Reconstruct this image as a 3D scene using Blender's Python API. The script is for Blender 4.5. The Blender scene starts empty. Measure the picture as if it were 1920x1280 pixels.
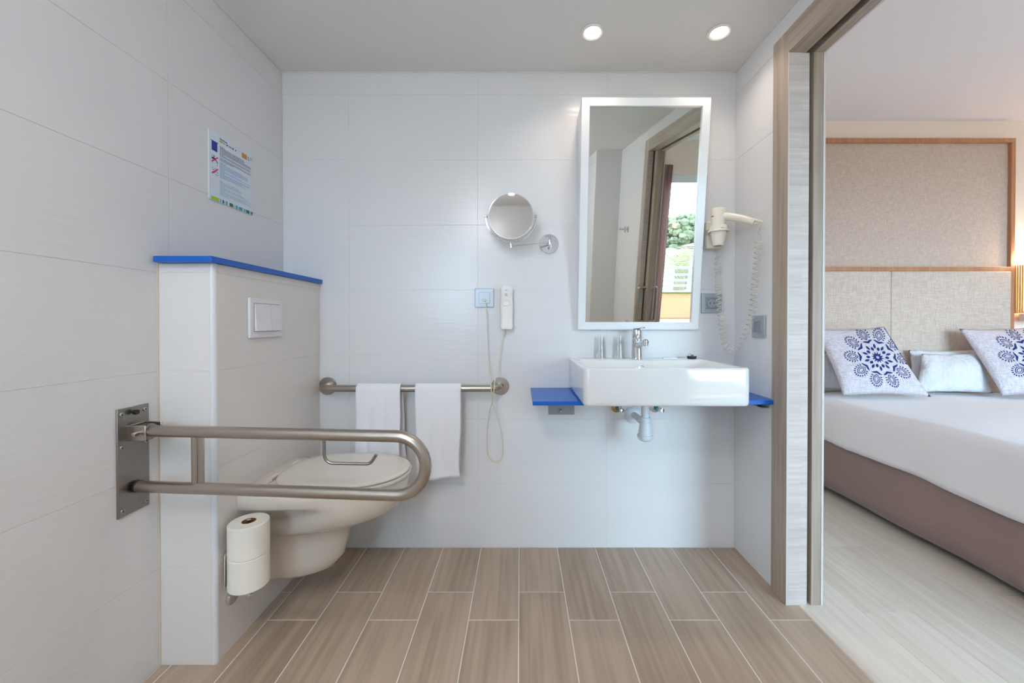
import bpy, bmesh, math, random
from mathutils import Vector, Matrix
random.seed(7)
S = bpy.context.scene
COL = S.collection
PI = math.pi

# ------------------------------------------------------------------ camera
F = 744.0; CH = 1.0575; PITCH = math.radians(0.43); VPX, VPY = 976.0, 605.0
CY = VPY + F*math.tan(PITCH)
cd = bpy.data.cameras.new('camera'); cam = bpy.data.objects.new('camera', cd); COL.objects.link(cam)
cd.sensor_width = 36; cd.lens = F/1920*36; cd.clip_start = 0.02; cd.clip_end = 300
cd.shift_x = -(VPX-960)/1920; cd.shift_y = (CY-640)/1920
cam.location = (0, 0, CH); cam.rotation_euler = (PI/2-PITCH, 0, 0)
S.camera = cam

# ------------------------------------------------------------------ world, light, exposure
S.view_settings.view_transform = 'Standard'; S.view_settings.look = 'None'
S.view_settings.gamma = 1; S.view_settings.use_curve_mapping = False
S.view_settings.exposure = 0.1
world = bpy.data.worlds.new('sky'); S.world = world; world.use_nodes = True
bg = world.node_tree.nodes['Background']
bg.inputs[0].default_value = (0.53, 0.77, 1.0, 1); bg.inputs[1].default_value = 20.0

def area(name, loc, rot, sx, sy, power, color, shape='RECTANGLE', portal=False, spread=None):
    l = bpy.data.lights.new(name, 'AREA'); l.shape = shape; l.size = sx
    if shape in ('RECTANGLE', 'ELLIPSE'): l.size_y = sy
    l.energy = power; l.color = color
    if portal: l.cycles.is_portal = True
    if spread: l.spread = spread
    o = bpy.data.objects.new(name, l); COL.objects.link(o); o.location = loc; o.rotation_euler = rot
    return o
# daylight enters by the balcony window of the bedroom: portal only guides the sky's light
area('window_portal', (3.06, -1.52, 1.08), (PI/2, 0, 0), 2.8, 2.1, 1, (1, 1, 1), portal=True)
area('window_portal', (-.84, -1.66, 1.53), (PI/2, 0, 0), .48, 1.17, 1, (1, 1, 1), portal=True)  # portal of the added rear bathroom window
DOWN_POWER = (0.9, 0.7, 1.8, 1.8, 1.8)  # last three belong to the added fill downlights
DOWN_COLOR = (1.0, 0.85, 0.72)

# ------------------------------------------------------------------ pixel -> point on a plane of the room
cp, sp = math.cos(PITCH), math.sin(PITCH)
def ray(u, v):
    a = (u-VPX)/F; b = (CY-v)/F
    return Vector((a, cp+b*sp, -sp+b*cp))
def WY(u, v, Y):
    d = ray(u, v); t = Y/d.y; return Vector((d.x*t, Y, CH+d.z*t))
def WX(u, v, X):
    d = ray(u, v); t = X/d.x; return Vector((X, d.y*t, CH+d.z*t))

# ------------------------------------------------------------------ materials
def lin(c):
    return tuple(((x/255)/12.92 if x/255 <= 0.04045 else ((x/255+0.055)/1.055)**2.4) for x in c)
def newmat(name):
    m = bpy.data.materials.new(name); m.use_nodes = True
    nt = m.node_tree; b = nt.nodes['Principled BSDF']
    return m, nt, b
def P(name, rgb, rough=0.5, metal=0.0, coat=0.0, trans=0.0, ior=None, emit=None, es=0, sheen=0, bump=None, spec=None, vary=None):
    """rgb sRGB 0-255; bump=(scale xyz, strength, distance); vary=(scale xyz, amount)"""
    m, nt, b = newmat(name)
    c = lin(rgb)
    b.inputs['Base Color'].default_value = (*c, 1); b.inputs['Roughness'].default_value = rough
    b.inputs['Metallic'].default_value = metal
    if coat: b.inputs['Coat Weight'].default_value = coat; b.inputs['Coat Roughness'].default_value = 0.05
    if trans: b.inputs['Transmission Weight'].default_value = trans
    if ior: b.inputs['IOR'].default_value = ior
    if spec is not None: b.inputs['Specular IOR Level'].default_value = spec
    if sheen: b.inputs['Sheen Weight'].default_value = sheen
    if emit: b.inputs['Emission Color'].default_value = (*emit, 1); b.inputs['Emission Strength'].default_value = es
    def noise(scale, detail=4):
        g = nt.nodes.new('ShaderNodeNewGeometry'); mp = nt.nodes.new('ShaderNodeMapping')
        mp.inputs['Scale'].default_value = scale; nt.links.new(g.outputs['Position'], mp.inputs['Vector'])
        n = nt.nodes.new('ShaderNodeTexNoise'); n.inputs['Scale'].default_value = 1; n.inputs['Detail'].default_value = detail
        nt.links.new(mp.outputs[0], n.inputs['Vector']); return n
    if bump:
        n = noise(bump[0]); bp = nt.nodes.new('ShaderNodeBump'); bp.inputs['Strength'].default_value = bump[1]
        bp.inputs['Distance'].default_value = bump[2]
        nt.links.new(n.outputs['Fac'], bp.inputs['Height']); nt.links.new(bp.outputs[0], b.inputs['Normal'])
    if vary:
        n = noise(vary[0]); r = nt.nodes.new('ShaderNodeValToRGB')
        k = vary[1]
        r.color_ramp.elements[0].position = 0.3; r.color_ramp.elements[1].position = 0.7
        r.color_ramp.elements[0].color = (*[x*(1-k) for x in c], 1); r.color_ramp.elements[1].color = (*[min(1, x*(1+k)) for x in c], 1)
        nt.links.new(n.outputs['Fac'], r.inputs[0]); nt.links.new(r.outputs[0], b.inputs['Base Color'])
    return m

def wood(name, dark, light, axis, rough=0.5, fine=60, per=True, bumpd=0.0006, wav=1.5):
    """axis = grain direction 0/1/2"""
    m, nt, b = newmat(name); b.inputs['Roughness'].default_value = rough
    g = nt.nodes.new('ShaderNodeNewGeometry')
    vec = g.outputs['Position']
    if per:
        oi = nt.nodes.new('ShaderNodeObjectInfo'); mul = nt.nodes.new('ShaderNodeVectorMath'); mul.operation = 'SCALE'
        cb = nt.nodes.new('ShaderNodeCombineXYZ')
        for k, f in enumerate((3.1, 7.7, 5.3)):
            mm = nt.nodes.new('ShaderNodeMath'); mm.operation = 'MULTIPLY'; mm.inputs[1].default_value = f
            nt.links.new(oi.outputs['Random'], mm.inputs[0]); nt.links.new(mm.outputs[0], cb.inputs[k])
        ad = nt.nodes.new('ShaderNodeVectorMath'); nt.links.new(vec, ad.inputs[0]); nt.links.new(cb.outputs[0], ad.inputs[1]); vec = ad.outputs[0]
    def nz(sc, det):
        mp = nt.nodes.new('ShaderNodeMapping'); mp.inputs['Scale'].default_value = sc; nt.links.new(vec, mp.inputs['Vector'])
        n = nt.nodes.new('ShaderNodeTexNoise'); n.inputs['Scale'].default_value = 1; n.inputs['Detail'].default_value = det
        n.inputs['Distortion'].default_value = 0.4
        nt.links.new(mp.outputs[0], n.inputs['Vector']); return n
    s1 = [fine]*3; s1[axis] = 2.2
    s2 = [wav*6]*3; s2[axis] = wav
    n1 = nz(s1, 5); n2 = nz(s2, 3)
    mx = nt.nodes.new('ShaderNodeMath'); mx.operation = 'MULTIPLY_ADD'; mx.inputs[1].default_value = 0.55
    m2 = nt.nodes.new('ShaderNodeMath'); m2.operation = 'MULTIPLY'; m2.inputs[1].default_value = 0.45
    nt.links.new(n2.outputs['Fac'], m2.inputs[0]); nt.links.new(n1.outputs['Fac'], mx.inputs[0]); nt.links.new(m2.outputs[0], mx.inputs[2])
    fac = mx.outputs[0]
    if per:
        a = nt.nodes.new('ShaderNodeMath'); a.operation = 'MULTIPLY_ADD'; a.inputs[1].default_value = 0.12
        nt.links.new(oi.outputs['Random'], a.inputs[0]); nt.links.new(fac, a.inputs[2]); fac = a.outputs[0]
    r = nt.nodes.new('ShaderNodeValToRGB'); r.color_ramp.elements[0].position = 0.36; r.color_ramp.elements[1].position = 0.68
    r.color_ramp.elements[0].color = (*lin(dark), 1); r.color_ramp.elements[1].color = (*lin(light), 1)
    nt.links.new(fac, r.inputs[0]); nt.links.new(r.outputs[0], b.inputs['Base Color'])
    bp = nt.nodes.new('ShaderNodeBump'); bp.inputs['Strength'].default_value = 0.25; bp.inputs['Distance'].default_value = bumpd
    nt.links.new(n1.outputs['Fac'], bp.inputs['Height']); nt.links.new(bp.outputs[0], b.inputs['Normal'])
    return m

def weave(name, c1, c2, scale, rough=0.9, plane='xz', strength=0.5, dist=0.002):
    m, nt, b = newmat(name); b.inputs['Roughness'].default_value = rough; b.inputs['Sheen Weight'].default_value = 0.2
    g = nt.nodes.new('ShaderNodeNewGeometry')
    def nz(sc):
        mp = nt.nodes.new('ShaderNodeMapping'); mp.inputs['Scale'].default_value = sc; nt.links.new(g.outputs['Position'], mp.inputs['Vector'])
        n = nt.nodes.new('ShaderNodeTexNoise'); n.inputs['Scale'].default_value = 1; n.inputs['Detail'].default_value = 2
        nt.links.new(mp.outputs[0], n.inputs['Vector']); return n
    a = nz((scale, scale*0.3, scale*0.07)); c = nz((scale*0.07, scale*0.3, scale))
    mx = nt.nodes.new('ShaderNodeMath'); mx.operation = 'ADD'; nt.links.new(a.outputs['Fac'], mx.inputs[0]); nt.links.new(c.outputs['Fac'], mx.inputs[1])
    h = nt.nodes.new('ShaderNodeMath'); h.operation = 'MULTIPLY'; h.inputs[1].default_value = 0.5; nt.links.new(mx.outputs[0], h.inputs[0])
    r = nt.nodes.new('ShaderNodeValToRGB'); r.color_ramp.elements[0].position = 0.38; r.color_ramp.elements[1].position = 0.62
    r.color_ramp.elements[0].color = (*lin(c1), 1); r.color_ramp.elements[1].color = (*lin(c2), 1)
    nt.links.new(h.outputs[0], r.inputs[0]); nt.links.new(r.outputs[0], b.inputs['Base Color'])
    bp = nt.nodes.new('ShaderNodeBump'); bp.inputs['Strength'].default_value = strength; bp.inputs['Distance'].default_value = dist
    nt.links.new(h.outputs[0], bp.inputs['Height']); nt.links.new(bp.outputs[0], b.inputs['Normal'])
    return m

def pane_mat(name):
    m = bpy.data.materials.new(name); m.use_nodes = True; nt = m.node_tree; nt.nodes.clear()
    o = nt.nodes.new('ShaderNodeOutputMaterial'); t = nt.nodes.new('ShaderNodeBsdfTransparent'); g = nt.nodes.new('ShaderNodeBsdfGlossy')
    g.inputs['Roughness'].default_value = 0.02; t.inputs[0].default_value = (0.95, 0.98, 0.97, 1)
    fr = nt.nodes.new('ShaderNodeFresnel'); fr.inputs[0].default_value = 1.45
    mx = nt.nodes.new('ShaderNodeMixShader'); nt.links.new(fr.outputs[0], mx.inputs[0]); nt.links.new(t.outputs[0], mx.inputs[1]); nt.links.new(g.outputs[0], mx.inputs[2])
    nt.links.new(mx.outputs[0], o.inputs[0]); return m

M = {}
M['tile'] = P('glazed_white_tile', (229, 228, 228), 0.25, bump=((7, 7, 55), 0.42, 0.002))
M['tile_box'] = P('glazed_white_tile_smooth', (228, 223, 219), 0.2, bump=((6, 6, 30), 0.08, 0.001))
M['grout'] = P('pale_grout', (224, 218, 216), 0.85)
M['floor_grout'] = P('white_floor_grout', (238, 232, 228), 0.85)
M['ceiling'] = P('ceiling_paint', (240, 238, 236), 0.85)
M['bedceil'] = P('bedroom_ceiling_paint', (240, 234, 238), 0.85)
M['bedwall'] = P('bedroom_wall_paint', (248, 228, 214), 0.85)
M['trimw'] = P('white_corner_trim', (226, 228, 230), 0.25)
M['floor'] = wood('wood_look_floor_tile', (156, 136, 117), (190, 169, 149), 1, 0.42, 55)
M['bedfloor'] = wood('pale_vinyl_plank', (214, 202, 188), (236, 226, 214), 1, 0.45, 50)
M['frame_v'] = wood('greyed_oak_vertical', (154, 138, 124), (190, 174, 158), 2, 0.5, 70, per=False)
M['frame_y'] = wood('greyed_oak_lengthwise', (154, 138, 124), (190, 174, 158), 1, 0.5, 70, per=False)
M['frame_h'] = wood('greyed_oak_crossgrain', (192, 180, 172), (222, 212, 206), 0, 0.5, 90, per=False, bumpd=0.0015)
M['edge'] = P('pale_edge_band', (214, 206, 202), 0.45)
M['dark'] = P('dark_gap', (36, 30, 27), 0.9)
M['blue'] = P('blue_laminate', (2, 94, 190), 0.32)
M['ceramic'] = P('white_vitreous_ceramic', (228, 228, 227), 0.07, coat=0.5)
M['ceramic2'] = P('toilet_ceramic', (216, 207, 194), 0.1, coat=0.4)
M['plastic'] = P('toilet_lid_plastic', (224, 217, 206), 0.14)
M['white_pl'] = P('white_plastic', (232, 230, 234), 0.3)
M['pipe'] = P('white_pipe_plastic', (226, 232, 240), 0.35)
M['cream_pl'] = P('cream_plastic', (240, 231, 215), 0.3)
M['phone'] = P('phone_plastic', (245, 241, 236), 0.32)
M['cord'] = P('cream_cord', (232, 220, 196), 0.45)
M['coil'] = P('white_coiled_cord', (218, 210, 198), 0.4)
M['inkgrey'] = P('grey_print', (110, 108, 110), 0.6)
M['steel'] = P('brushed_steel', (178, 170, 160), 0.3, metal=1.0, bump=((6, 150, 150), 0.08, 0.0005))
M['steel_pl'] = P('brushed_steel_plate', (150, 144, 138), 0.38, metal=1.0, bump=((150, 150, 4), 0.1, 0.0005))
M['chrome'] = P('chrome', (225, 228, 232), 0.05, metal=1.0)
M['satin'] = P('satin_metal_grey', (176, 180, 186), 0.35, metal=0.35)
M['satin_d'] = P('satin_metal_darker', (146, 154, 163), 0.35, metal=0.35)
M['bracket'] = P('zinc_bracket', (150, 156, 160), 0.4, metal=0.7)
M['black'] = P('black_rubber', (28, 32, 36), 0.4)
M['mirror'] = P('mirror_silver', (226, 230, 224), 0.0, metal=1.0)
M['mirror2'] = P('magnifying_mirror_silver', (196, 194, 190), 0.03, metal=1.0)
M['frame_w'] = P('white_lacquer_frame', (238, 240, 242), 0.22)
M['towel'] = P('white_terry', (246, 245, 248), 0.95, sheen=0.5, bump=((260, 260, 260), 0.7, 0.003))
M['paper'] = P('toilet_paper', (242, 236, 224), 0.95, bump=((120, 120, 200), 0.35, 0.001))
M['card'] = P('cardboard_core', (140, 100, 66), 0.9)
M['glass'] = P('clear_tumbler_glass', (250, 252, 252), 0.0, trans=1.0, ior=1.45)
M['pane'] = pane_mat('window_glass')
def tumbler_mat(name):
    m = bpy.data.materials.new(name); m.use_nodes = True; nt = m.node_tree; nt.nodes.clear()
    o = nt.nodes.new('ShaderNodeOutputMaterial'); t = nt.nodes.new('ShaderNodeBsdfTransparent'); g = nt.nodes.new('ShaderNodeBsdfGlossy')
    g.inputs['Roughness'].default_value = 0.03; t.inputs[0].default_value = (0.975, 0.985, 0.985, 1)
    lw = nt.nodes.new('ShaderNodeLayerWeight'); lw.inputs[0].default_value = .5
    pw = nt.nodes.new('ShaderNodeMath'); pw.operation = 'POWER'; pw.inputs[1].default_value = 4; nt.links.new(lw.outputs['Facing'], pw.inputs[0])
    ma = nt.nodes.new('ShaderNodeMath'); ma.operation = 'MULTIPLY_ADD'; ma.inputs[1].default_value = .5; ma.inputs[2].default_value = .045; nt.links.new(pw.outputs[0], ma.inputs[0])
    mx = nt.nodes.new('ShaderNodeMixShader'); nt.links.new(ma.outputs[0], mx.inputs[0]); nt.links.new(t.outputs[0], mx.inputs[1]); nt.links.new(g.outputs[0], mx.inputs[2])
    nt.links.new(mx.outputs[0], o.inputs[0]); return m
M['glass'] = tumbler_mat('clear_tumbler_glass')
M['sign'] = P('sign_board', (222, 232, 242), 0.35)
M['orange_w'] = wood('oak_headboard_frame', (170, 112, 78), (200, 146, 106), 2, 0.45, 60, per=False)
M['weave_up'] = weave('woven_headboard_panel', (190, 166, 152), (220, 198, 184), 420, strength=0.6)
M['linen_hb'] = weave('linen_headboard_panel', (198, 176, 160), (224, 204, 190), 300, strength=0.35)
M['linen_c'] = weave('linen_cushion', (196, 184, 188), (232, 220, 226), 260, strength=0.25, dist=0.001)
M['navy'] = P('navy_print', (24, 42, 112), 0.85)
M['sheet'] = P('white_sheet', (244, 240, 244), 0.9, sheen=0.2, bump=((5, 8, 5), 0.25, 0.02))
M['pillow'] = P('white_pillow_cotton', (228, 224, 226), 0.9, sheen=0.2, bump=((11, 11, 7), 0.9, 0.05))
M['skirt'] = P('mauve_bed_skirt', (150, 126, 122), 0.85, sheen=0.3, bump=((400, 400, 400), 0.2, 0.001))
def cloth_trans(name, rgb):
    m, nt, b = newmat(name); b.inputs['Base Color'].default_value = (*lin(rgb), 1); b.inputs['Roughness'].default_value = .9
    t = nt.nodes.new('ShaderNodeBsdfTranslucent'); t.inputs[0].default_value = (*lin(rgb), 1); mx = nt.nodes.new('ShaderNodeMixShader'); mx.inputs[0].default_value = .6
    o = nt.nodes['Material Output']; nt.links.new(b.outputs[0], mx.inputs[1]); nt.links.new(t.outputs[0], mx.inputs[2]); nt.links.new(mx.outputs[0], o.inputs[0]); return m
M['curtain'] = cloth_trans('mauve_curtain', (216, 188, 182))
M['wicker'] = wood('wicker_slats', (150, 96, 46), (226, 170, 98), 2, 0.7, 160, per=False, bumpd=0.003)
M['glow'] = P('lamp_glow', (255, 220, 170), 0.5, emit=(1.0, 0.72, 0.42), es=6)
M['bulb'] = P('downlight_lens', (255, 250, 240), 0.5, emit=(1.0, 0.93, 0.82), es=14)
M['lampring'] = P('downlight_ring_white', (240, 238, 234), 0.3)
M['teal'] = P('teal_plastic', (0, 150, 160), 0.4)
M['brass'] = P('brass', (190, 150, 100), 0.3, metal=1)
M['terra'] = P('terracotta_render', (204, 146, 112), 0.9)
M['greentile'] = P('green_glazed_cap_tile', (60, 96, 40), 0.4)
M['rail_w'] = P('white_painted_rail', (150, 150, 152), 0.5)
M['pine'] = P('pine_foliage', (88, 86, 62), 0.95, vary=((3, 3, 3), 0.5))
M['palm'] = P('palm_frond', (132, 128, 82), 0.8, vary=((5, 5, 5), 0.4))
M['bark'] = P('tree_bark', (96, 76, 58), 0.95)
M['ground'] = P('garden_ground', (112, 112, 92), 0.95, vary=((.4, .4, .4), 0.3))
M['house'] = P('pale_house_render', (150, 140, 126), 0.9)
M['roof'] = P('clay_roof', (130, 84, 60), 0.9)

# ------------------------------------------------------------------ mesh builder
class MB:
    def __init__(s): s.v = []; s.f = []
    def add(s, vs, fs):
        o = len(s.v); s.v += [Vector(x) for x in vs]; s.f += [tuple(i+o for i in f) for f in fs]; return s
    def box(s, x0, x1, y0, y1, z0, z1):
        vs = [(x0,y0,z0),(x1,y0,z0),(x1,y1,z0),(x0,y1,z0),(x0,y0,z1),(x1,y0,z1),(x1,y1,z1),(x0,y1,z1)]
        return s.add(vs, [(0,3,2,1),(4,5,6,7),(0,1,5,4),(1,2,6,5),(2,3,7,6),(3,0,4,7)])
    def loft(s, loops, close=True, cap0=True, cap1=True):
        n = len(loops[0]); vs = [p for l in loops for p in l]; fs = []
        for i in range(len(loops)-1):
            for j in range(n if close else n-1):
                a = i*n+j; b = i*n+(j+1) % n
                fs.append((a, b, b+n, a+n))
        if cap0: fs.append(tuple(range(n))[::-1])
        if cap1: fs.append(tuple((len(loops)-1)*n+k for k in range(n)))
        return s.add(vs, fs)
    def tube(s, pts, r, seg=12, caps=True):
        pts = [Vector(p) for p in pts]; n = len(pts); T = []
        for i in range(n):
            t = (pts[min(i+1, n-1)]-pts[max(i-1, 0)]).normalized(); T.append(t)
        up = Vector((0, 0, 1)) if abs(T[0].z) < 0.9 else Vector((1, 0, 0))
        N = (up-T[0]*up.dot(T[0])).normalized(); loops = []
        for i in range(n):
            N = (N-T[i]*N.dot(T[i])).normalized(); B = T[i].cross(N)
            rr = r[i] if isinstance(r, (list, tuple)) else r
            loops.append([pts[i]+(N*math.cos(2*PI*k/seg)+B*math.sin(2*PI*k/seg))*rr for k in range(seg)])
        return s.loft(loops, cap0=caps, cap1=caps)
    def lathe(s, prof, c, axis=(0,0,1), seg=32, caps=(True, True)):
        """prof list of (radius, distance along axis)"""
        ax = Vector(axis).normalized(); up = Vector((0,0,1)) if abs(ax.z) < 0.9 else Vector((1,0,0))
        N = (up-ax*up.dot(ax)).normalized(); B = ax.cross(N); c = Vector(c)
        loops = [[c+ax*h+(N*math.cos(2*PI*k/seg)+B*math.sin(2*PI*k/seg))*max(r, 1e-5) for k in range(seg)] for r, h in prof]
        return s.loft(loops, cap0=caps[0], cap1=caps[1])
    def sphere(s, c, r, seg=16, rings=10, sc=(1,1,1)):
        c = Vector(c); loops = []
        for i in range(rings+1):
            a = -PI/2+PI*i/rings; a = max(min(a, PI/2-0.02), -PI/2+0.02)
            loops.append([c+Vector((math.cos(a)*math.cos(2*PI*k/seg)*r*sc[0], math.cos(a)*math.sin(2*PI*k/seg)*r*sc[1], math.sin(a)*r*sc[2])) for k in range(seg)])
        return s.loft(loops)
    def build(s, name, mat, parent=None, smooth=True, bevel=0, seg=2, solid=0, sub=0, local=False, angle=35):
        off = Vector((0,0,0))
        if parent is not None and not local:
            q = parent
            while q is not None: off += Vector(q.location); q = q.parent
        me = bpy.data.meshes.new(name)
        me.from_pydata([v-off for v in s.v], [], s.f)
        bm = bmesh.new(); bm.from_mesh(me); bmesh.ops.remove_doubles(bm, verts=bm.verts, dist=1e-6)
        bmesh.ops.recalc_face_normals(bm, faces=bm.faces); bm.to_mesh(me); bm.free()
        me.materials.append(mat if not isinstance(mat, str) else M[mat])
        if smooth:
            for p in me.polygons: p.use_smooth = True
            me.set_sharp_from_angle(angle=math.radians(angle))
        o = bpy.data.objects.new(name, me); COL.objects.link(o); o.parent = parent
        if solid:
            md = o.modifiers.new('solid', 'SOLIDIFY'); md.thickness = solid; md.offset = 0
        if bevel:
            md = o.modifiers.new('bevel', 'BEVEL'); md.width = bevel; md.segments = seg; md.limit_method = 'ANGLE'; md.angle_limit = math.radians(35)
        if sub:
            md = o.modifiers.new('sub', 'SUBSURF'); md.levels = sub; md.render_levels = sub
        return o

def tag(o, label=None, cat=None, group=None, kind=None):
    if label: o['label'] = label
    if cat: o['category'] = cat
    if group: o['group'] = group
    if kind: o['kind'] = kind
    return o
def thing(name, loc, label, cat, group=None):
    o = bpy.data.objects.new(name, None); COL.objects.link(o); o.location = loc; o.empty_display_size = 0.05
    return tag(o, label, cat, group)
def structure(name, loc=(0,0,0)):
    o = bpy.data.objects.new(name, None); COL.objects.link(o); o.location = loc; o['kind'] = 'structure'; return o
def copy_tree(o, parent=None):
    c = o.copy(); COL.objects.link(c); c.parent = parent
    for ch in [x for x in bpy.data.objects if x.parent == o]: copy_tree(ch, c)
    return c
def smoothpath(pts, sub=8):
    pts = [Vector(p) for p in pts]; out = []
    for i in range(len(pts)-1):
        p0 = pts[max(i-1,0)]; p1 = pts[i]; p2 = pts[i+1]; p3 = pts[min(i+2, len(pts)-1)]
        for k in range(sub):
            t = k/sub
            out.append(0.5*((2*p1)+(-p0+p2)*t+(2*p0-5*p1+4*p2-p3)*t*t+(-p0+3*p1-3*p2+p3)*t*t*t))
    out.append(pts[-1]); return out
def roundcorner(pts, r, n=6):
    """polyline with rounded corners"""
    pts = [Vector(p) for p in pts]; out = [pts[0]]
    for i in range(1, len(pts)-1):
        a = (pts[i-1]-pts[i]).normalized(); b = (pts[i+1]-pts[i]).normalized()
        rr = r[i-1] if isinstance(r, (list, tuple)) else r
        ang = a.angle(b); d = rr/math.tan(ang/2); p = pts[i]+a*d; q = pts[i]+b*d
        c = pts[i]+(a+b).normalized()*(rr/math.sin(ang/2)); u = p-c; w = q-c; tot = u.angle(w)
        for k in range(n+1):
            t = k/n; out.append(c+(u*math.sin((1-t)*tot)+w*math.sin(t*tot))/math.sin(tot))
    out.append(pts[-1]); return out

# ------------------------------------------------------------------ room shell
D = 1.86; XL = -1.1125; XR = 1.005; ZC = 2.226; YN = -1.6; PY = 0.303; PX = 0.6025; G = 0.0005
_tiles = {}
def tile(parent, axis, plane, sgn, a0, a1, z0, z1, mat='tile', name='tile'):
    """one glazed tile on a wall; axis 'y': plane Y=plane facing sgn; axis 'x' likewise. a = the other horizontal."""
    w, h, t, b = (a1-a0)-2*G, (z1-z0)-2*G, 0.006, 0.0005
    if w < 0.004 or h < 0.004: return
    key = (axis, sgn, round(w, 4), round(h, 4), mat)
    if key not in _tiles:
        def pt(a, z, d): return (a, -sgn*d, z) if axis == 'y' else (-sgn*d, a, z)
        W, H = w/2, h/2
        L = [[pt(-W,-H,t),pt(W,-H,t),pt(W,H,t),pt(-W,H,t)], [pt(-W,-H,b),pt(W,-H,b),pt(W,H,b),pt(-W,H,b)],
             [pt(-W+b,-H+b,0),pt(W-b,-H+b,0),pt(W-b,H-b,0),pt(-W+b,H-b,0)]]
        m = MB().loft(L)
        me = bpy.data.meshes.new(name); me.from_pydata(m.v, [], m.f)
        bm = bmesh.new(); bm.from_mesh(me); bmesh.ops.recalc_face_normals(bm, faces=bm.faces); bm.to_mesh(me); bm.free()
        me.materials.append(M[mat]); _tiles[key] = me
    o = bpy.data.objects.new(name, _tiles[key]); COL.objects.link(o); o.parent = parent
    ca, cz = (a0+a1)/2, (z0+z1)/2
    o.location = (ca, plane, cz) if axis == 'y' else (plane, ca, cz)
def tiling(parent, axis, plane, sgn, a0, a1, z0, z1, ajoints, mat='tile'):
    A = [a0]+[j for j in sorted(ajoints) if a0+.01 < j < a1-.01]+[a1]
    Z = [z0]+[PY*k for k in range(1, 9) if z0+.01 < PY*k < z1-.01]+[z1]
    for i in range(len(A)-1):
        for j in range(len(Z)-1): tile(parent, axis, plane, sgn, A[i], A[i+1], Z[j], Z[j+1], mat)
XJ = [XR-PX*k for k in range(1, 5)]
YJ = [D-PX*k for k in range(1, 7)]
R_ = 0.0012      # grout plane lies this far behind the tile faces
# back wall
wb = structure('wall_back'); MB().box(XL-.1, XR+.1, D+R_, D+.1, 0, ZC+.05).build('grout_bed', 'grout', wb, smooth=False)
tiling(wb, 'y', D, -1, XL, XR, 0, ZC, XJ)
# left wall
wl = structure('wall_left'); MB().box(XL-.1, XL-R_, YN-.1, D+.1, 0, ZC+.05).build('grout_bed', 'grout', wl, smooth=False)
tiling(wl, 'x', XL, 1, YN, D, 0, ZC, YJ)
# right wall with the doorway
YF, YA, YO = 1.479, 1.568, 0.30     # jamb face, architrave outer edge, near jamb
YO2 = YO-0.089; ZH = 2.06; ZHA = 2.147; XB = 1.122
wr = structure('wall_right')
MB().box(XR+R_, 1.03, YF+.01, D+.1, 0, ZC+.3).box(1.10, XB, YF+.01, 2.85, 0, 2.5).box(XR+R_, 1.03, YN-.1, YO-.01, 0, ZC+.3).box(1.10, XB, -1.45, YO-.01, 0, 2.5)\
    .box(XR+R_, 1.03, YO-.02, YF+.02, ZH+.02, ZC+.3).box(1.10, XB, YO-.02, YF+.02, ZH+.02, 2.5).build('wall_core', 'bedwall', wr, smooth=False)
tiling(wr, 'x', XR, -1, YA-.01, D, 0, ZC, YJ)
tiling(wr, 'x', XR, -1, YO2+.01, YA-.01, ZHA-.01, ZC, YJ)
tiling(wr, 'x', XR, -1, -0.6, YO2+.01, 0, ZC, YJ)
# near pier and rear wall of the bathroom
wn = structure('wall_near'); MB().box(0.755, XR+.02, YN-.1, -0.6-R_, 0, ZC+.05).build('grout_bed', 'grout', wn, smooth=False)
tiling(wn, 'y', -0.6, 1, 0.755, XR, 0, ZC, XJ)
wf = structure('wall_rear'); RWX0, RWX1, RWZ0, RWZ1 = -1.08, -.60, .95, 2.12  # opening cut for the added fill window
for a_, b_, c_, d_ in ((XL, RWX0, 0, ZC), (RWX1, .755, 0, ZC), (RWX0, RWX1, 0, RWZ0), (RWX0, RWX1, RWZ1, ZC)):
    MB().box(a_-(.1 if a_ == XL else 0), b_+(.025 if b_ > .7 else 0), YN-.1, YN-R_, c_, d_+(.05 if d_ == ZC else 0)).build('grout_bed', 'grout', wf, smooth=False)
    tiling(wf, 'y', YN, 1, a_, b_, c_, d_, XJ)
w2 = structure('window_2')  # unseen rear window, added to bring soft daylight into the bathroom
for a_, b_, c_, d_ in ((RWX0, RWX1, RWZ0, RWZ0+.05), (RWX0, RWX1, RWZ1-.05, RWZ1), (RWX0, RWX0+.05, RWZ0+.05, RWZ1-.05), (RWX1-.05, RWX1, RWZ0+.05, RWZ1-.05)):
    MB().box(a_, b_, YN-.09, YN-.03, c_, d_).build('window_frame', 'frame_w', w2, bevel=.002)
MB().box(RWX0+.05, RWX1-.05, YN-.062, YN-.058, RWZ0+.05, RWZ1-.05).build('window_pane', 'pane', w2, smooth=False)
tiling(wf, 'x', 0.752, -1, YN, -0.6, 0, ZC, YJ)
# ceiling
cl = MB().box(XL-.1, XR+.03, YN-.1, D+.1, ZC, ZC+.1).build('ceiling', 'ceiling', None, smooth=False); cl['kind'] = 'structure'
cs = MB().box(XL, XR, D-.004, D, ZC-.004, ZC).box(XL, XL+.004, YN, D, ZC-.004, ZC).box(XR-.004, XR, YN, D, ZC-.004, ZC).build('trim_ceiling', 'trimw', None, smooth=False); cs['kind'] = 'structure'
cs.location.z = -0.0005
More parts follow.
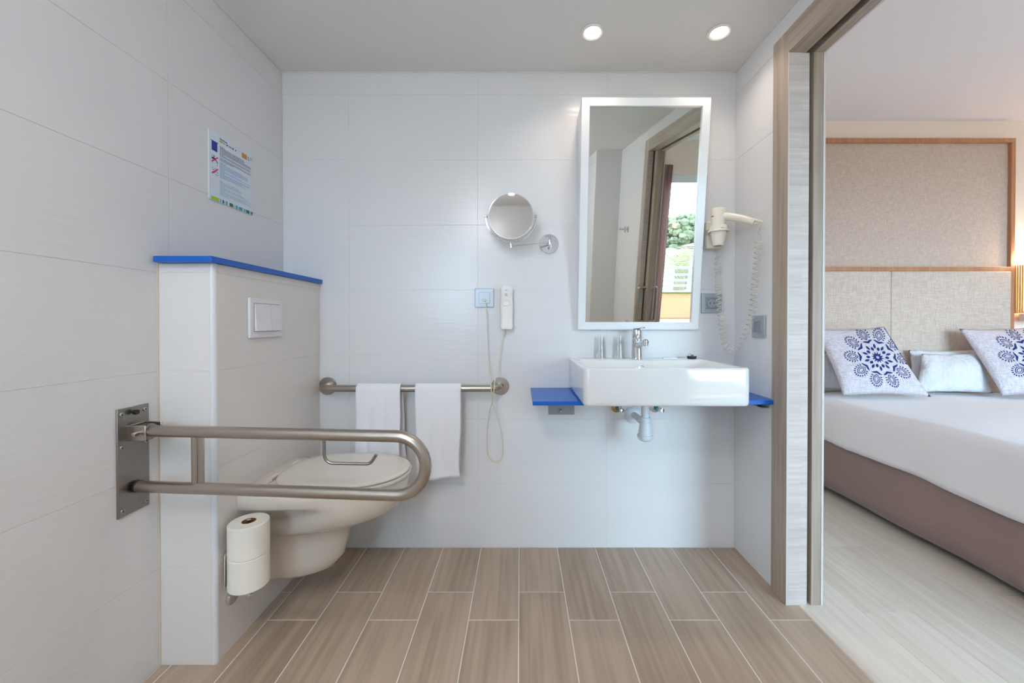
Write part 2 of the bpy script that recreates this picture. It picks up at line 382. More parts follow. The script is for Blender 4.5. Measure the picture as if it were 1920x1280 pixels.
# floor of wood-look tiles
fl = structure('floor'); MB().box(XL-.05, 1.04, YN-.05, D+.05, -.1, -.0010).build('grout_bed', 'floor_grout', fl, smooth=False)
def floor_tile(parent, x0, x1, y0, y1, mat, name, g, t=.008, b=.0008, cache={}):
    w, h = x1-x0-2*g, y1-y0-2*g
    if w < .005 or h < .005: return
    key = (round(w, 4), round(h, 4), mat)
    if key not in cache:
        W, H = w/2, h/2
        m = MB().loft([[(-W,-H,-t),(W,-H,-t),(W,H,-t),(-W,H,-t)], [(-W,-H,-b),(W,-H,-b),(W,H,-b),(-W,H,-b)], [(-W+b,-H+b,0),(W-b,-H+b,0),(W-b,H-b,0),(-W+b,H-b,0)]])
        me = bpy.data.meshes.new(name); me.from_pydata(m.v, [], m.f)
        bm = bmesh.new(); bm.from_mesh(me); bmesh.ops.recalc_face_normals(bm, faces=bm.faces); bm.to_mesh(me); bm.free()
        me.materials.append(M[mat]); cache[key] = me
    o = bpy.data.objects.new(name, cache[key]); COL.objects.link(o); o.parent = parent; o.location = ((x0+x1)/2, (y0+y1)/2, 0)
XJ0 = .1725; WT = .179; LT = .9
xs = sorted(set([XL, 1.04]+[XJ0+WT*k for k in range(-9, 6) if XL+.01 < XJ0+WT*k < 1.03]))
for i in range(len(xs)-1):
    k = round((xs[i+1]-XJ0)/WT) if i < len(xs)-2 else round((xs[i]-XJ0)/WT)+1
    base = 1.552 if k % 2 == 0 else 1.405
    ys = [YN]+sorted(base-LT*n for n in range(0, 5) if base-LT*n > YN+.02)+[D]
    for j in range(len(ys)-1): floor_tile(fl, xs[i], xs[i+1], ys[j], ys[j+1], 'floor', 'floor_tile', .0016)
# threshold strip under the door
MB().loft([[(1.040,y,-.005),(1.040,y,.001),(1.044,y,.004),(1.062,y,.004),(1.066,y,.001),(1.066,y,-.005)] for y in (YO, YF)]).build('trim_threshold', 'bedfloor', None)['kind'] = 'structure'
# boxed-in cistern wall
BX, BY, BZ = -0.941, 1.218, 1.240
wc = structure('wall_cistern')
MB().box(XL, BX-.012, BY+R_, D, 0, BZ).box(XL, BX-R_, BY+.012, D, 0, BZ).build('grout_bed', 'grout', wc, smooth=False)
tiling(wc, 'y', BY, -1, XL, BX-.012, 0, BZ, [], 'tile_box')
tiling(wc, 'x', BX, 1, BY+.012, D, 0, BZ, [], 'tile_box')
arc = [(BX-.012+.012*math.cos(a), BY+.012-.012*math.sin(a)) for a in [PI/2*k/8 for k in range(9)]]
MB().loft([[(x, y, z) for x, y in arc]+[(BX-.012, BY+.012, z)] for z in (0, BZ)]).build('corner_trim', 'trimw', wc)
# silicone line in the corner of left wall and boxing
MB().box(XL, XL+.003, BY-.003, BY, 0, BZ).build('silicone_bead', P('old_silicone', (214, 200, 176), .5), wc, smooth=False)

# ------------------------------------------------------------------ door frame and pocket door
dr = structure('door_1')
AX0 = 0.993
MB().box(AX0, XR+.02, YF, YA, 0, ZHA).build('architrave', 'frame_v', dr, bevel=.0015)
MB().box(AX0, XR+.02, YO2, YO, 0, ZHA).build('architrave', 'frame_v', dr, bevel=.0015)
MB().box(AX0-.0008, XR+.02, YO, YF, ZH, ZHA+.0005).build('architrave', 'frame_y', dr, bevel=.0015)
for (yy, s) in ((YF, 1), (YO, -1)):
    a, b = sorted((yy, yy+s*.03))
    e0, e1 = sorted((yy-s*.002, yy))
    MB().box(AX0+.0003, AX0+.0045, e0, e1, 0, ZH).build('edge_band', 'edge', dr, smooth=False)
    f0, f1 = sorted((yy-s*.001, yy+s*.03))
    if s == 1:
        MB().box(AX0+.005, 1.046, f0, f1, 0, ZH).build('jamb', 'frame_h', dr, bevel=.0008)
        MB().box(1.0462, 1.0735, yy+.0015, yy+.03, 0, ZH).build('jamb', 'frame_h', dr, bevel=.0008)
        MB().box(1.0735, 1.0875, yy+.03, yy+.04, 0, ZH).build('slot_back', 'dark', dr, smooth=False)
        MB().box(1.0735, 1.0755, yy+.01, yy+.04, 0, ZH).build('slot_side', 'dark', dr, smooth=False)
    else:
        MB().box(AX0+.005, 1.036, f0, f1, 0, ZH).build('jamb', 'frame_h', dr, bevel=.0008)
    MB().box(1.0875 if s == 1 else 1.086, 1.123, f0, f1, 0, ZH).build('jamb', 'frame_v', dr, bevel=.0012)
    e0, e1 = sorted((yy-s*.002, yy+s*.075))
    MB().box(1.1235, 1.132, e0, e1, 0, ZH+.075).build('architrave', 'edge', dr, bevel=.0008)
MB().box(AX0+.002, 1.058, YO, YF, ZH-.0012, ZH+.03).build('header', 'frame_y', dr, bevel=.0008)
MB().box(1.058, 1.086, YO, YF, ZH+.05, ZH+.06).build('track', 'dark', dr, smooth=False)
MB().box(1.056, 1.0585, YO, YF, ZH+.012, ZH+.06).build('track_side', 'dark', dr, smooth=False)
MB().box(1.086, 1.123, YO, YF, ZH-.001, ZH+.04).build('header', 'frame_y', dr, bevel=.0012)
MB().box(1.1235, 1.132, YO, YF, ZH-.001, ZH+.075).build('architrave', 'edge', dr, bevel=.0008)
leaf = MB().box(1.0445, 1.0795, YO-.9, YO+.07, .012, ZH+.02).build('door_leaf', 'frame_v', dr, bevel=.001)
for s, x in ((-1, 1.0445), (1, 1.0795)):
    ya = YO+.035
    MB().tube(roundcorner([(x, ya, .71), (x+s*.06, ya, .71), (x+s*.06, ya, 1.0), (x, ya, 1.0)], .022), .011, 12)\
        .lathe([(.014, 0), (.014, .006)], (x, ya, .71), (s, 0, 0), 16).lathe([(.014, 0), (.014, .006)], (x, ya, 1.0), (s, 0, 0), 16).build('handle', 'steel', leaf)

# ------------------------------------------------------------------ downlights
dls = [WY(1111, 58, 1.0), WY(1349, 58, 1.0)]
def at_ceiling(u, v):
    d = ray(u, v); t = (ZC-CH)/d.z; return Vector((d.x*t, d.y*t, ZC))
spots = [(at_ceiling(1111, 59), 'round recessed ceiling downlight, left of the two above the basin mirror'),
         (at_ceiling(1349, 59), 'round recessed ceiling downlight, right one nearer the door frame'),
         (Vector((-.45, .15, ZC)), None), (Vector((.35, .15, ZC)), None), (Vector((-.1, -.95, ZC)), None)]  # these three are unseen, added to even out the light
for i, (p, lab) in enumerate(spots):
    t = thing('downlight', p, lab or ['round recessed ceiling downlight behind the viewpoint near the left wall', 'round recessed ceiling downlight behind the viewpoint near the door', 'round recessed ceiling downlight deepest behind the viewpoint'][i-2], 'ceiling light', 'recessed ceiling downlights')
    MB().lathe([(.031, -.001), (.044, -.0015), (.0465, -.004), (.0455, -.007), (.040, -.009), (.033, -.006), (.031, -.001)], p, seg=40, caps=(False, False)).build('ring', 'lampring', t)
    MB().lathe([(.0315, -.0035), (.022, -.0022), (.0001, -.002)], p, seg=32, caps=(False, False)).build('lens', 'bulb', t)
    area('downlight_lamp', (p.x, p.y, ZC-.012), (0, 0, 0), .055, .055, DOWN_POWER[i], DOWN_COLOR, 'DISK', spread=math.radians(125))

# unseen opal globe added as fill light for the ceiling and upper walls
gl = thing('globe_lamp', (-.40, -.35, ZC), 'opal glass globe lamp on the ceiling behind the viewpoint', 'ceiling light')
MB().lathe([(.07, 0), (.07, -.02), (.05, -.035), (.035, -.04)], (-.40, -.35, ZC), seg=32).build('lamp_base', 'lampring', gl)
MB().sphere((-.40, -.35, ZC-.16), .13, 32, 20).build('glass_globe', P('opal_glass_lit', (245, 248, 255), .4, emit=(.90, .93, 1.0), es=37), gl)

# ------------------------------------------------------------------ blue ledge on the cistern wall
MB().box(XL+.010, BX+.014, 1.192, D-.001, BZ+.0005, BZ+.0185).build('ledge', 'blue', tag_root := thing('wall_ledge', (-1.02, 1.2, BZ), 'bright blue laminate ledge capping the tiled cistern wall', 'shelf'), bevel=.001)

# ------------------------------------------------------------------ flush plate
def yz(u, v, X): p = WX(u, v, X); return p.y, p.z
y0, za = yz(463, 557, BX); y1, zb = yz(526, 629, BX); z1 = za; z0 = yz(463, 636, BX)[1]
z1 = (yz(463, 557, BX)[1]+yz(526, 563, BX)[1])/2; z0 = (yz(463, 636, BX)[1]+yz(526, 629, BX)[1])/2
fp = thing('flush_plate', (BX, (y0+y1)/2, z0), 'square white dual flush button plate on the cistern wall', 'flush plate')
MB().box(BX, BX+.010, y0, y1, z0, z1).build('plate', 'white_pl', fp, bevel=.004, seg=3)
iy0, iy1, iz0, iz1 = y0+.022, y1-.022, z0+.024, z1-.020
MB().box(BX+.0095, BX+.0106, iy0-.0016, iy1+.0016, iz0-.0016, iz1+.0016).build('button_recess', 'inkgrey', fp, smooth=False)
ym = iy0+(iy1-iy0)*.60
def wedge(ya, yb, h0, h1):
    return MB().add([(BX+.010,ya,iz0),(BX+.010,yb,iz0),(BX+.010,yb,iz1),(BX+.010,ya,iz1),(BX+.010+h0,ya,iz0),(BX+.010+h0,yb,iz0),(BX+.010+h1,yb,iz1),(BX+.010+h1,ya,iz1)],
        [(0,3,2,1),(4,5,6,7),(0,1,5,4),(1,2,6,5),(2,3,7,6),(3,0,4,7)])
wedge(iy0, ym-.001, .010, .0025).build('button', 'white_pl', fp, bevel=.0012)
wedge(ym+.001, iy1, .009, .0025).build('button', 'white_pl', fp, bevel=.0012)

# ------------------------------------------------------------------ notice board on the left wall
sy0, _ = yz(390, 300, XL); sy1, _ = yz(471, 300, XL)
sz1 = (yz(390, 238, XL)[1]+yz(471, 292, XL)[1])/2; sz0 = (yz(390, 371, XL)[1]+yz(471, 404, XL)[1])/2
SW, SH = sy1-sy0, sz1-sz0
ns = thing('notice_sign', (XL, sy0, sz0), 'small pale printed hygiene notice board with coloured squares on the left wall', 'sign')
MB().box(XL, XL+.004, sy0, sy1, sz0, sz1).build('board', 'sign', ns, smooth=False)
def sg(a, b, d=0): return (XL+.0043+d, sy0+a*SW, sz1-b*SH)
def srect(m, a0, a1, b0, b1, d=0): m.add([sg(a0,b1,d), sg(a1,b1,d), sg(a1,b0,d), sg(a0,b0,d)], [(0,1,2,3)])
def sstroke(m, a0, b0, a1, b1, w, d=0):
    dx, dy = (a1-a0)*SW, (b1-b0)*SH; L = math.hypot(dx, dy); nx, ny = -dy/L*w/2/SW, dx/L*w/2/SH
    m.add([sg(a0+nx,b0+ny,d), sg(a0-nx,b0-ny,d), sg(a1-nx,b1-ny,d), sg(a1+nx,b1+ny,d)], [(0,1,2,3)])
def block(b0, b1, n, wfun, col, name='text_block'):
    m = MB(); h = (b1-b0)/n
    for i in range(n):
        w = wfun(i)
        if w <= 0: continue
        a = .22 if w > 0 else .6; end = .22+w
        while a < end:
            l = random.uniform(.02, .07); srect(m, a, min(end, a+l), b0+i*h, b0+i*h+h*.45); a += l+.008
    return m.build(name, P(name+'_ink', col, .6), ns, smooth=False)
block(.165, .385, 14, lambda i: (.1, .56, .58, .56, .74, .74, .74, .1, .74, .72, .0, .74, .76, .3)[i], (84, 88, 120))
block(.405, .64, 15, lambda i: (.14, .5, .66, .66, .66, .66, .1, .5, .72, .1, .76, .7, .5, .6, .2)[i], (120, 168, 214))
block(.67, .90, 15, lambda i: (.06, .42, .5, .5, .48, .1, .5, .6, .7, .1, .76, .6, .7, .74, .2)[i], (150, 192, 204))
m = MB(); srect(m, .05, .17, .15, .285); srect(m, .03, .19, .143, .152); m.build('icon', P('icon_blue', (28, 52, 160), .5), ns, smooth=False)
navy = P('icon_navy', (30, 40, 100), .5); red = P('icon_red', (220, 40, 90), .5)
m = MB()      # tap, struck through
srect(m, .06, .13, .355, .362); srect(m, .09, .105, .355, .39); srect(m, .05, .13, .385, .41)
for k in range(6):
    a = k/5*PI/2; b = (k+1)/5*PI/2
    if k < 5: sstroke(m, .11+.06*math.sin(a), .45-.045*math.cos(a), .11+.06*math.sin(b), .45-.045*math.cos(b), .004)
srect(m, .155, .17, .475, .485); m.build('icon', navy, ns, smooth=False)
m = MB(); sstroke(m, .05, .455, .18, .355, .0045, .0003); m.build('cross_stroke', red, ns, smooth=False)
m = MB()
for (a, b) in ((.06,.53),(.09,.545),(.12,.525),(.07,.56),(.15,.56),(.16,.585),(.08,.60),(.13,.615),(.17,.61),(.12,.575),(.1,.59)): srect(m, a, a+.016, b, b+.012)
m.build('icon', navy, ns, smooth=False)
m = MB(); sstroke(m, .05, .62, .18, .525, .0045, .0003); m.build('cross_stroke', red, ns, smooth=False)
def bar(name, a0, a1, b0, b1, col): m = MB(); srect(m, a0, a1, b0, b1); return m.build(name, P('print_%d_%d_%d' % col, col, .5), ns, smooth=False)
for a0, a1, c in ((.04,.20,(160,204,30)),(.22,.245,(70,170,190)),(.27,.31,(30,110,140)),(.33,.34,(150,200,230)),(.35,.385,(60,170,190)),(.43,.51,(30,110,90)),(.53,.55,(200,200,40)),
                  (.57,.63,(80,180,205)),(.65,.74,(50,170,160)),(.76,.78,(120,180,220)),(.79,.81,(30,110,160)),(.83,.92,(30,110,90)),(.935,.955,(220,180,60)),(.965,1.0,(40,60,150))):
    bar('colour_bar', a0, a1, .945, .995, c)
for a0, a1, c in ((.22,.28,(160,204,30)),(.30,.32,(110,140,190)),(.335,.35,(150,170,220)),(.37,.395,(30,60,60)),(.41,.425,(150,220,200)),(.43,.455,(60,180,200)),(.46,.48,(40,120,160)),(.50,.53,(30,80,60)),(.57,.59,(40,40,80))):
    bar('colour_bar', a0, a1, .082, .108, c)
bar('logo', .73, .86, .06, .14, (206, 150, 40)); 
m = MB(); sstroke(m, .885, .075, .905, .125, .006); sstroke(m, .905, .125, .93, .12, .004); srect(m, .94, .99, .07, .085); srect(m, .935, .985, .10, .11); m.build('logo', P('logo_grey', (140, 160, 184), .5), ns, smooth=False)
def text_obj(name, body, size, mat, parent, loc, rot, extrude=.0002):
    c = bpy.data.curves.new(name, 'FONT'); c.body = body; c.size = size; c.extrude = extrude
    c.materials.append(mat if not isinstance(mat, str) else M[mat])
    o = bpy.data.objects.new(name, c); COL.objects.link(o); o.parent = parent
    off = Vector((0,0,0)); q = parent
    while q is not None: off += Vector(q.location); q = q.parent
    o.location = Vector(loc)-off; o.rotation_euler = rot; return o
ht = text_obj('header_curve', 'Services', .0115, navy, ns, sg(.22, .072), (PI/2, 0, PI/2))
bpy.context.view_layer.update()
hm = bpy.data.objects.new('header_text', bpy.data.meshes.new_from_object(ht)); COL.objects.link(hm); hm.parent = ns; hm.location = ht.location; hm.rotation_euler = ht.rotation_euler
bpy.data.objects.remove(ht)

# ------------------------------------------------------------------ folding grab rail
py0, _ = yz(217, 860, XL); py1, _ = yz(277, 860, XL); pz1 = yz(247, 761.5, XL)[1]; pz0 = yz(247, 960, XL)[1]
gr = thing('folding_grab_rail', (XL, (py0+py1)/2, .66), 'brushed steel fold-down grab rail on a screwed wall plate beside the toilet', 'grab rail')
MB().box(XL, XL+.005, py0, py1, pz0, pz1).build('wall_plate', 'steel_pl', gr, bevel=.0015)
for (a, b) in ((.12, .055), (.86, .05), (.12, .36), (.88, .36), (.13, .945), (.88, .945)):
    yy, zz = py0+a*(py1-py0), pz1-b*(pz1-pz0)
    sc_ = MB().lathe([(.0062, .004), (.0062, .0062), (.005, .0078), (.0001, .0082)], (XL, yy, zz), (1, 0, 0), 16).build('screw', 'steel', gr)
    MB().box(XL+.0080, XL+.0088, yy-.003, yy+.003, zz-.0006, zz+.0006).box(XL+.0080, XL+.0088, yy-.0006, yy+.0006, zz-.003, zz+.003).build('screw_cross', 'black', sc_, smooth=False)
ky, kz = 1.129, .8035
MB().lathe([(.004, .004), (.004, .011), (.0065, .011), (.008, .016), (.0065, .0215), (.0001, .022)], (XL, ky, kz), (1, 0, 0), 20).build('stop_knob', 'black', gr)
RY0, RY1 = 1.150, 1.078
ZU, ZD = .7485, .5880
bz = ZU-.002
MB().box(XL+.004, XL+.058, 1.113, 1.117, bz-.022, bz+.022).box(XL+.004, XL+.058, 1.163, 1.167, bz-.022, bz+.022).box(XL+.004, XL+.008, 1.113, 1.167, bz-.022, bz+.022).build('hinge_bracket', 'steel', gr, bevel=.002)
MB().lathe([(.0001, -.016), (.006, -.014), (.006, .0), (.006, .062), (.0001, .064)], (XL+.036, 1.113, bz), (0, 1, 0), 16).build('hinge_bolt', 'steel', gr)
MB().lathe([(.0215, .0), (.0225, .003), (.0225, .026), (.0205, .028)], (XL+.028, 1.1365, bz), (1, -.06, 0), 28).build('hinge_collar', 'steel_pl', gr)
XE = WY(809, 868, 1.074).x-.016
rr = (ZU-ZD)/2
def ry(x): return 1.137+(1.074-1.137)*(x-XL)/(XE-XL)
path = [(XL+.03, ry(XL+.03), ZU), (XL+.25, ry(XL+.25), ZU), (XL+.5, ry(XL+.5), ZU)]
cx = XE-rr
for k in range(17):
    a = PI/2-PI*k/16; x = cx+rr*math.cos(a); path.append((x, ry(x), (ZU+ZD)/2+rr*math.sin(a)))
path += [(XL+.5, ry(XL+.5), ZD), (XL+.25, ry(XL+.25), ZD), (XL+.018, ry(XL+.018), ZD)]
MB().tube(path, .0163, 24).build('rail_tube', 'steel', gr)
MB().lathe([(.0175, .003), (.0175, .010)], (XL+.008, ry(XL), ZD), (1, 0, 0), 24).build('bumper_cap', 'black', gr)
sx = WY(364, 860, 1.12).x
MB().tube([(sx, ry(sx), ZU), (sx, ry(sx), ZD)], .0085, 16).build('strut', 'steel', gr)
MB().box(sx+.008, sx+.026, ry(sx)-.002, ry(sx)+.002, ZD, ZU).build('strut_plate', 'steel', gr, bevel=.001)
hp = [WY(u, v, 1.088) for u, v in ((607.5, 826), (608.5, 868), (694, 869.5), (706, 852))]; hp[0].z = ZU-.012
MB().tube(roundcorner(hp, [.024, .020]), .0043, 12).build('paper_hook', 'steel_pl', gr)

# ------------------------------------------------------------------ wall hung toilet
TY = 1.515
def dshape(z, xb, xf, w, n=14, p=1.0, yc=TY, a=None, wb=None):
    """plan outline, straight sides from the wall then a half superellipse to the front"""
    a = a or min(.24, (xf-xb)*.75); xc = xf-a; out = []
    wb = wb if wb is not None else w
    out.append((xb, yc-wb, z)); out.append((xb+(xc-xb)*.40, yc-(wb*.95+w*.05), z)); out.append((xb+(xc-xb)*.75, yc-(wb*.5+w*.5), z))
    for k in range(n+1):
        t = -PI/2+PI*k/n; out.append((xc+a*max(0, math.cos(t))**p, yc+w*math.copysign(abs(math.sin(t))**p, math.sin(t)), z))
    out.append((xb+(xc-xb)*.75, yc+(wb*.5+w*.5), z)); out.append((xb+(xc-xb)*.40, yc+(wb*.95+w*.05), z)); out.append((xb, yc+wb, z))
    return out
to = thing('toilet', (BX, TY, .1), 'white wall-hung toilet with closed lid on the cistern wall', 'toilet')
secs = [(.112, -.80, .055, .06), (.122, -.745, .075, .085), (.14, -.705, .088, .095), (.18, -.675, .097, .100), (.25, -.655, .102, .102), (.298, -.640, .106, .103),
        (.304, -.615, .116, .104), (.316, -.572, .130, .105), (.333, -.520, .146, .106), (.358, -.476, .160, .108), (.385, -.450, .169, .112), (.405, -.442, .173, .120), (.416, -.438, .175, .15), (.424, -.436, .176, .185), (.434, -.434, .1765, .199), (.455, -.431, .177, .203), (.472, -.430, .178, .202), (.480, -.436, .172, .197)]
MB().loft([dshape(z, BX, xf, w, wb=wb_) for z, xf, w, wb_ in secs]).build('bowl', 'ceramic2', to, angle=60)
# raised rear deck
loops = []
for dx, sc_ in ((0, 1.0), (.022, .97), (.040, .86), (.046, .7)):
    loops.append([(BX+dx, TY+.198*math.cos(PI*k/20)*(.5+.5*sc_), .470+.026*sc_*math.sin(PI*k/20)**.7) for k in range(21)])
MB().loft(loops, close=True).build('rear_deck', 'ceramic2', to, angle=60)
MB().loft([dshape(z, -.885, xf, w, p=.92, a=.20) for z, xf, w in ((.481, -.432, .168), (.483, -.424, .176), (.489, -.424, .176), (.491, -.430, .170))]).build('seat', 'plastic', to, angle=60)
def lidloop(z, ins):
    out = []; n = 48; xb, xf, w = -.893+ins, -.428-ins, .178-ins
    xc = -.66
    for k in range(n):
        t = 2*PI*k/n; c, s_ = math.cos(t), math.sin(t)
        if c >= 0: x = xc+(xf-xc)*abs(c)**.88; y = w*math.copysign(abs(s_)**.95, s_)
        else: x = xc-(xc-xb)*abs(c)**.45; y = (w-.03*abs(c)**2)*math.copysign(abs(s_)**.75, s_)
        out.append((x, TY+y, z))
    return out
MB().loft([lidloop(.4925, .006), lidloop(.4945, .001), lidloop(.499, .0), lidloop(.503, .003), lidloop(.5055, .012), lidloop(.507, .05)]).build('lid', 'plastic', to, angle=60)
for yy in (TY-.07, TY+.07): MB().lathe([(.0095, 0), (.0095, .04)], (-.905, yy-.02, .492), (0, 1, 0), 16).build('hinge', 'plastic', to)

# ------------------------------------------------------------------ paper rolls on their holder
RC = WY(467, 1040, 1.262); rx, ryy = RC.x, 1.262; RR = .0570
zr0 = .2235; RH = .1010
hd = thing('paper_roll_holder', (BX, ryy, zr0-.02), 'chrome upright spare paper roll holder low on the cistern wall', 'roll holder')
MB().lathe([(.026, 0), (.026, .006), (.022, .010), (.0001, .0105)], (BX, ryy+.022, .170), (1, 0, 0), 28).build('rosette', 'chrome', hd)
MB().tube([(BX+.008, ryy+.022, .184), (rx-.02, ryy+.006, .188), (rx+.012, ryy, .188)], .0065, 14).build('arm', 'chrome', hd)
MB().tube([(rx, ryy, .186), (rx, ryy, zr0+2*RH+.004)], .006, 14).build('upright_rod', 'chrome', hd)
MB().lathe([(.024, 0), (.024, .004)], (rx, ryy, zr0-.005), (0,0,1), 24).build('base_disc', 'chrome', hd)
for k, lab in ((0, 'white toilet paper roll, lower of the two stacked below the toilet rim'), (1, 'white toilet paper roll, upper one with its brown cardboard core showing')):
    z = zr0+k*(RH+.0006)
    t = thing('toilet_roll', (rx, ryy, z), lab, 'toilet roll', 'stacked toilet rolls')
    MB().lathe([(.0205, 0), (RR-.002, 0), (RR, .002), (RR, RH-.003), (RR-.003, RH), (.0205, RH), (.0205, 0)], (rx, ryy, z), seg=48, caps=(False, False)).build('paper', 'paper', t)
    MB().lathe([(.0203, .0004), (.0203, RH-.0004), (.0190, RH-.0004), (.0190, .0004), (.0203, .0004)], (rx, ryy, z), seg=32, caps=(False, False)).build('core', 'card', t)
    if k == 0:
        pts = [(rx-RR+.004, ryy-.035), (rx-RR-.004, ryy-.02), (rx-RR-.0045, ryy+.0)]
        MB().loft([[(x, y, zz) for x, y in pts] for zz in (z+.004, z+RH+.006)], close=False, cap0=False, cap1=False).build('loose_end', 'paper', t, solid=.001)

# ------------------------------------------------------------------ wall grab rail with towels
gz = WY(780, 728, 1.79).z; gx0 = WY(615, 725, D).x; gx1 = WY(938, 724, D).x; gyy = 1.79
wr2 = thing('wall_grab_rail', ((gx0+gx1)/2, D, gz), 'long straight steel grab rail on the back wall holding two towels', 'grab rail')
for x in (gx0, gx1): MB().lathe([(.041, 0), (.042, .001), (.042, .004), (.0405, .006), (.018, .0065)], (x, D, gz), (0, -1, 0), 36).build('flange', 'steel', wr2)
MB().tube(roundcorner([(gx0, D-.006, gz), (gx0, gyy, gz), (gx1, gyy, gz), (gx1, D-.006, gz)], .04, 10), .0158, 20).build('rail_tube', 'steel', wr2)
def towel(name, xa, xb, zf, zbk, label, seedn, skew=0.0, flare=0.0, bshift=0.0):
    rnd = random.Random(seedn); t = .0075; R = .0158+t/2+.0008; prof = []
    nd = 34
    for k in range(nd): prof.append((gyy-R, zf+(gz-zf)*k/nd, 1-k/nd))
    for k in range(13):
        a = PI*k/12; prof.append((gyy-R*math.cos(a), gz+R*math.sin(a), 0))
    for k in range(1, nd): prof.append((gyy+R, gz-(gz-zbk)*k/(nd-1), -k/nd))
    ph = rnd.uniform(0, 6); nx = 26; loops = []
    for i in range(nx+1):
        s_ = i/nx; loop = []
        for (y, z, d) in prof:
            front = d > 0; dd = abs(d)
            x = xa+(xb-xa)*s_+(s_-.5)*flare*dd-.004*math.sin(9*dd+ph)*dd+(bshift if not front and d < 0 else 0)*dd
            w = (.008*math.sin(7.0*s_+ph)+.004*math.sin(15*s_+2*ph+3*dd))*dd
            zz = z+(skew*(s_-.5)*dd if front else 0)
            loop.append((x, y+(-abs(w)-.001*dd if front else w*.4), zz))
        loops.append(loop)
    b = MB().loft(loops, close=False, cap0=False, cap1=False).build('towel_cloth', 'towel', None, solid=t, angle=80)
    b.name = name; tag(b, label, 'towel', 'towels on the wall grab rail')
    md = b.modifiers['solid']; md.use_even_offset = False
    return b
ta = WY(667, 800, 1.766).x; tb = WY(750, 800, 1.766).x
towel('towel', ta, tb, .43, .44, 'white terry towel hung over the wall rail, left one partly behind the toilet', 3, bshift=.012)
ta = WY(778, 800, 1.766).x; tb = WY(864, 800, 1.766).x
towel('towel', ta, tb, .362, .40, 'white terry towel hung over the wall rail, right one beside the phone cord', 8, skew=.022, flare=-.014)

# ------------------------------------------------------------------ socket with plug, phone and its cord
def face_plate(name, c, axis, sgn, w, h, label, cat, kind, group='grey wall outlets and switches'):
    """c centre on the wall"""
    t = thing(name, c, label, cat, group)
    def bx(m, a0, a1, b0, b1, d0, d1):
        if axis == 'y': y0_, y1_ = sorted((c[1]+sgn*d0, c[1]+sgn*d1)); m.box(c[0]+a0, c[0]+a1, y0_, y1_, c[2]+b0, c[2]+b1)
        else: x0_, x1_ = sorted((c[0]+sgn*d0, c[0]+sgn*d1)); m.box(x0_, x1_, c[1]+a0, c[1]+a1, c[2]+b0, c[2]+b1)
        return m
    bx(MB(), -w/2, w/2, -h/2, h/2, 0, .008).build('plate', 'satin', t, bevel=.002)
    bx(MB(), -w*.29, w*.29, -h*.29, h*.29, .008, .0115).build('insert', 'satin_d' if kind == 'schuko' else 'satin', t, bevel=.001)
    return t, bx
s1 = WY(908.5, 558.5, D)
t, bx = face_plate('cable_outlet', s1, 'y', -1, .088, .088, 'grey square cable outlet left of the wall phone', 'outlet', 'plain')
MB().box(s1.x-.008, s1.x+.008, D-.020, D-.011, s1.z-.016, s1.z-.006).build('cable_plug', 'cream_pl', t, bevel=.002)
s2 = WY(1333, 568.5, D)
t, bx = face_plate('power_socket', s2, 'y', -1, .094, .092, 'grey round-pin power socket half hidden by the basin mirror frame', 'socket', 'schuko')
MB().lathe([(.0195, -.0115), (.0195, -.0125), (.018, -.0125), (.018, -.0118), (.0001, -.0118)], (s2.x, D, s2.z), (0, 1, 0), 32).build('socket_well', 'satin', t)
MB().lathe([(.0026, -.0119), (.0026, -.0124), (.0001, -.0124)], (s2.x-.0095, D, s2.z), (0, 1, 0), 12).lathe([(.0026, -.0119), (.0026, -.0124), (.0001, -.0124)], (s2.x+.0095, D, s2.z), (0, 1, 0), 12).build('pin_hole', 'black', t)
s3 = WX(1424.5, 612, XR)
t, bx = face_plate('light_switch', s3, 'x', -1, .090, .092, 'grey rocker light switch on the right wall beside the door frame', 'switch', 'plain')
MB().add([(XR-.0115, s3.y-.022, s3.z-.022), (XR-.0115, s3.y+.022, s3.z-.022), (XR-.0115, s3.y+.022, s3.z+.022), (XR-.0115, s3.y-.022, s3.z+.022),
          (XR-.018, s3.y-.022, s3.z-.022), (XR-.018, s3.y+.022, s3.z-.022), (XR-.0125, s3.y+.022, s3.z+.022), (XR-.0125, s3.y-.022, s3.z+.022)],
         [(0,3,2,1),(4,5,6,7),(0,1,5,4),(1,2,6,5),(2,3,7,6),(3,0,4,7)]).build('rocker', 'satin_d', t, bevel=.0012)

PYF = 1.812
p0 = WY(937, 617, PYF); p1 = WY(962, 536, PYF)
ph = thing('wall_phone', ((p0.x+p1.x)/2, D, p0.z), 'cream wall phone handset with a round button, beside the cable outlet', 'phone')
MB().box(p0.x+.004, p1.x-.004, PYF+.028, D, p0.z+.012, p1.z-.006).build('cradle', 'cream_pl', ph, bevel=.006, seg=3)
loops = []
pw = (p1.x-p0.x)/2; pcx = (p0.x+p1.x)/2; H = p1.z-p0.z
for i in range(21):
    q = i/20; z = p0.z+H*q
    wdt = pw*(.9+.1*math.cos((q-.5)*2*PI)**2); dep = .010*(1-.25*math.sin(PI*q))
    yf = PYF-.004+.006*math.sin(PI*q)
    e = min(1, min(q, 1-q)/.04); e = math.sqrt(max(.05, 1-(1-e)**2)); wdt *= (.75+.25*e); dd = .022*(.8+.2*e)
    loop = []
    for k in range(20):
        a = 2*PI*k/20; ca, sa = math.cos(a), math.sin(a)
        loop.append((pcx+wdt*math.copysign(abs(ca)**.55, ca), yf+.016+dd*.8*math.copysign(abs(sa)**.6, sa)*.8, z))
    loops.append(loop)
MB().loft(loops).build('handset', 'phone', ph, angle=50)
bc = WY(949, 567, PYF-.004)
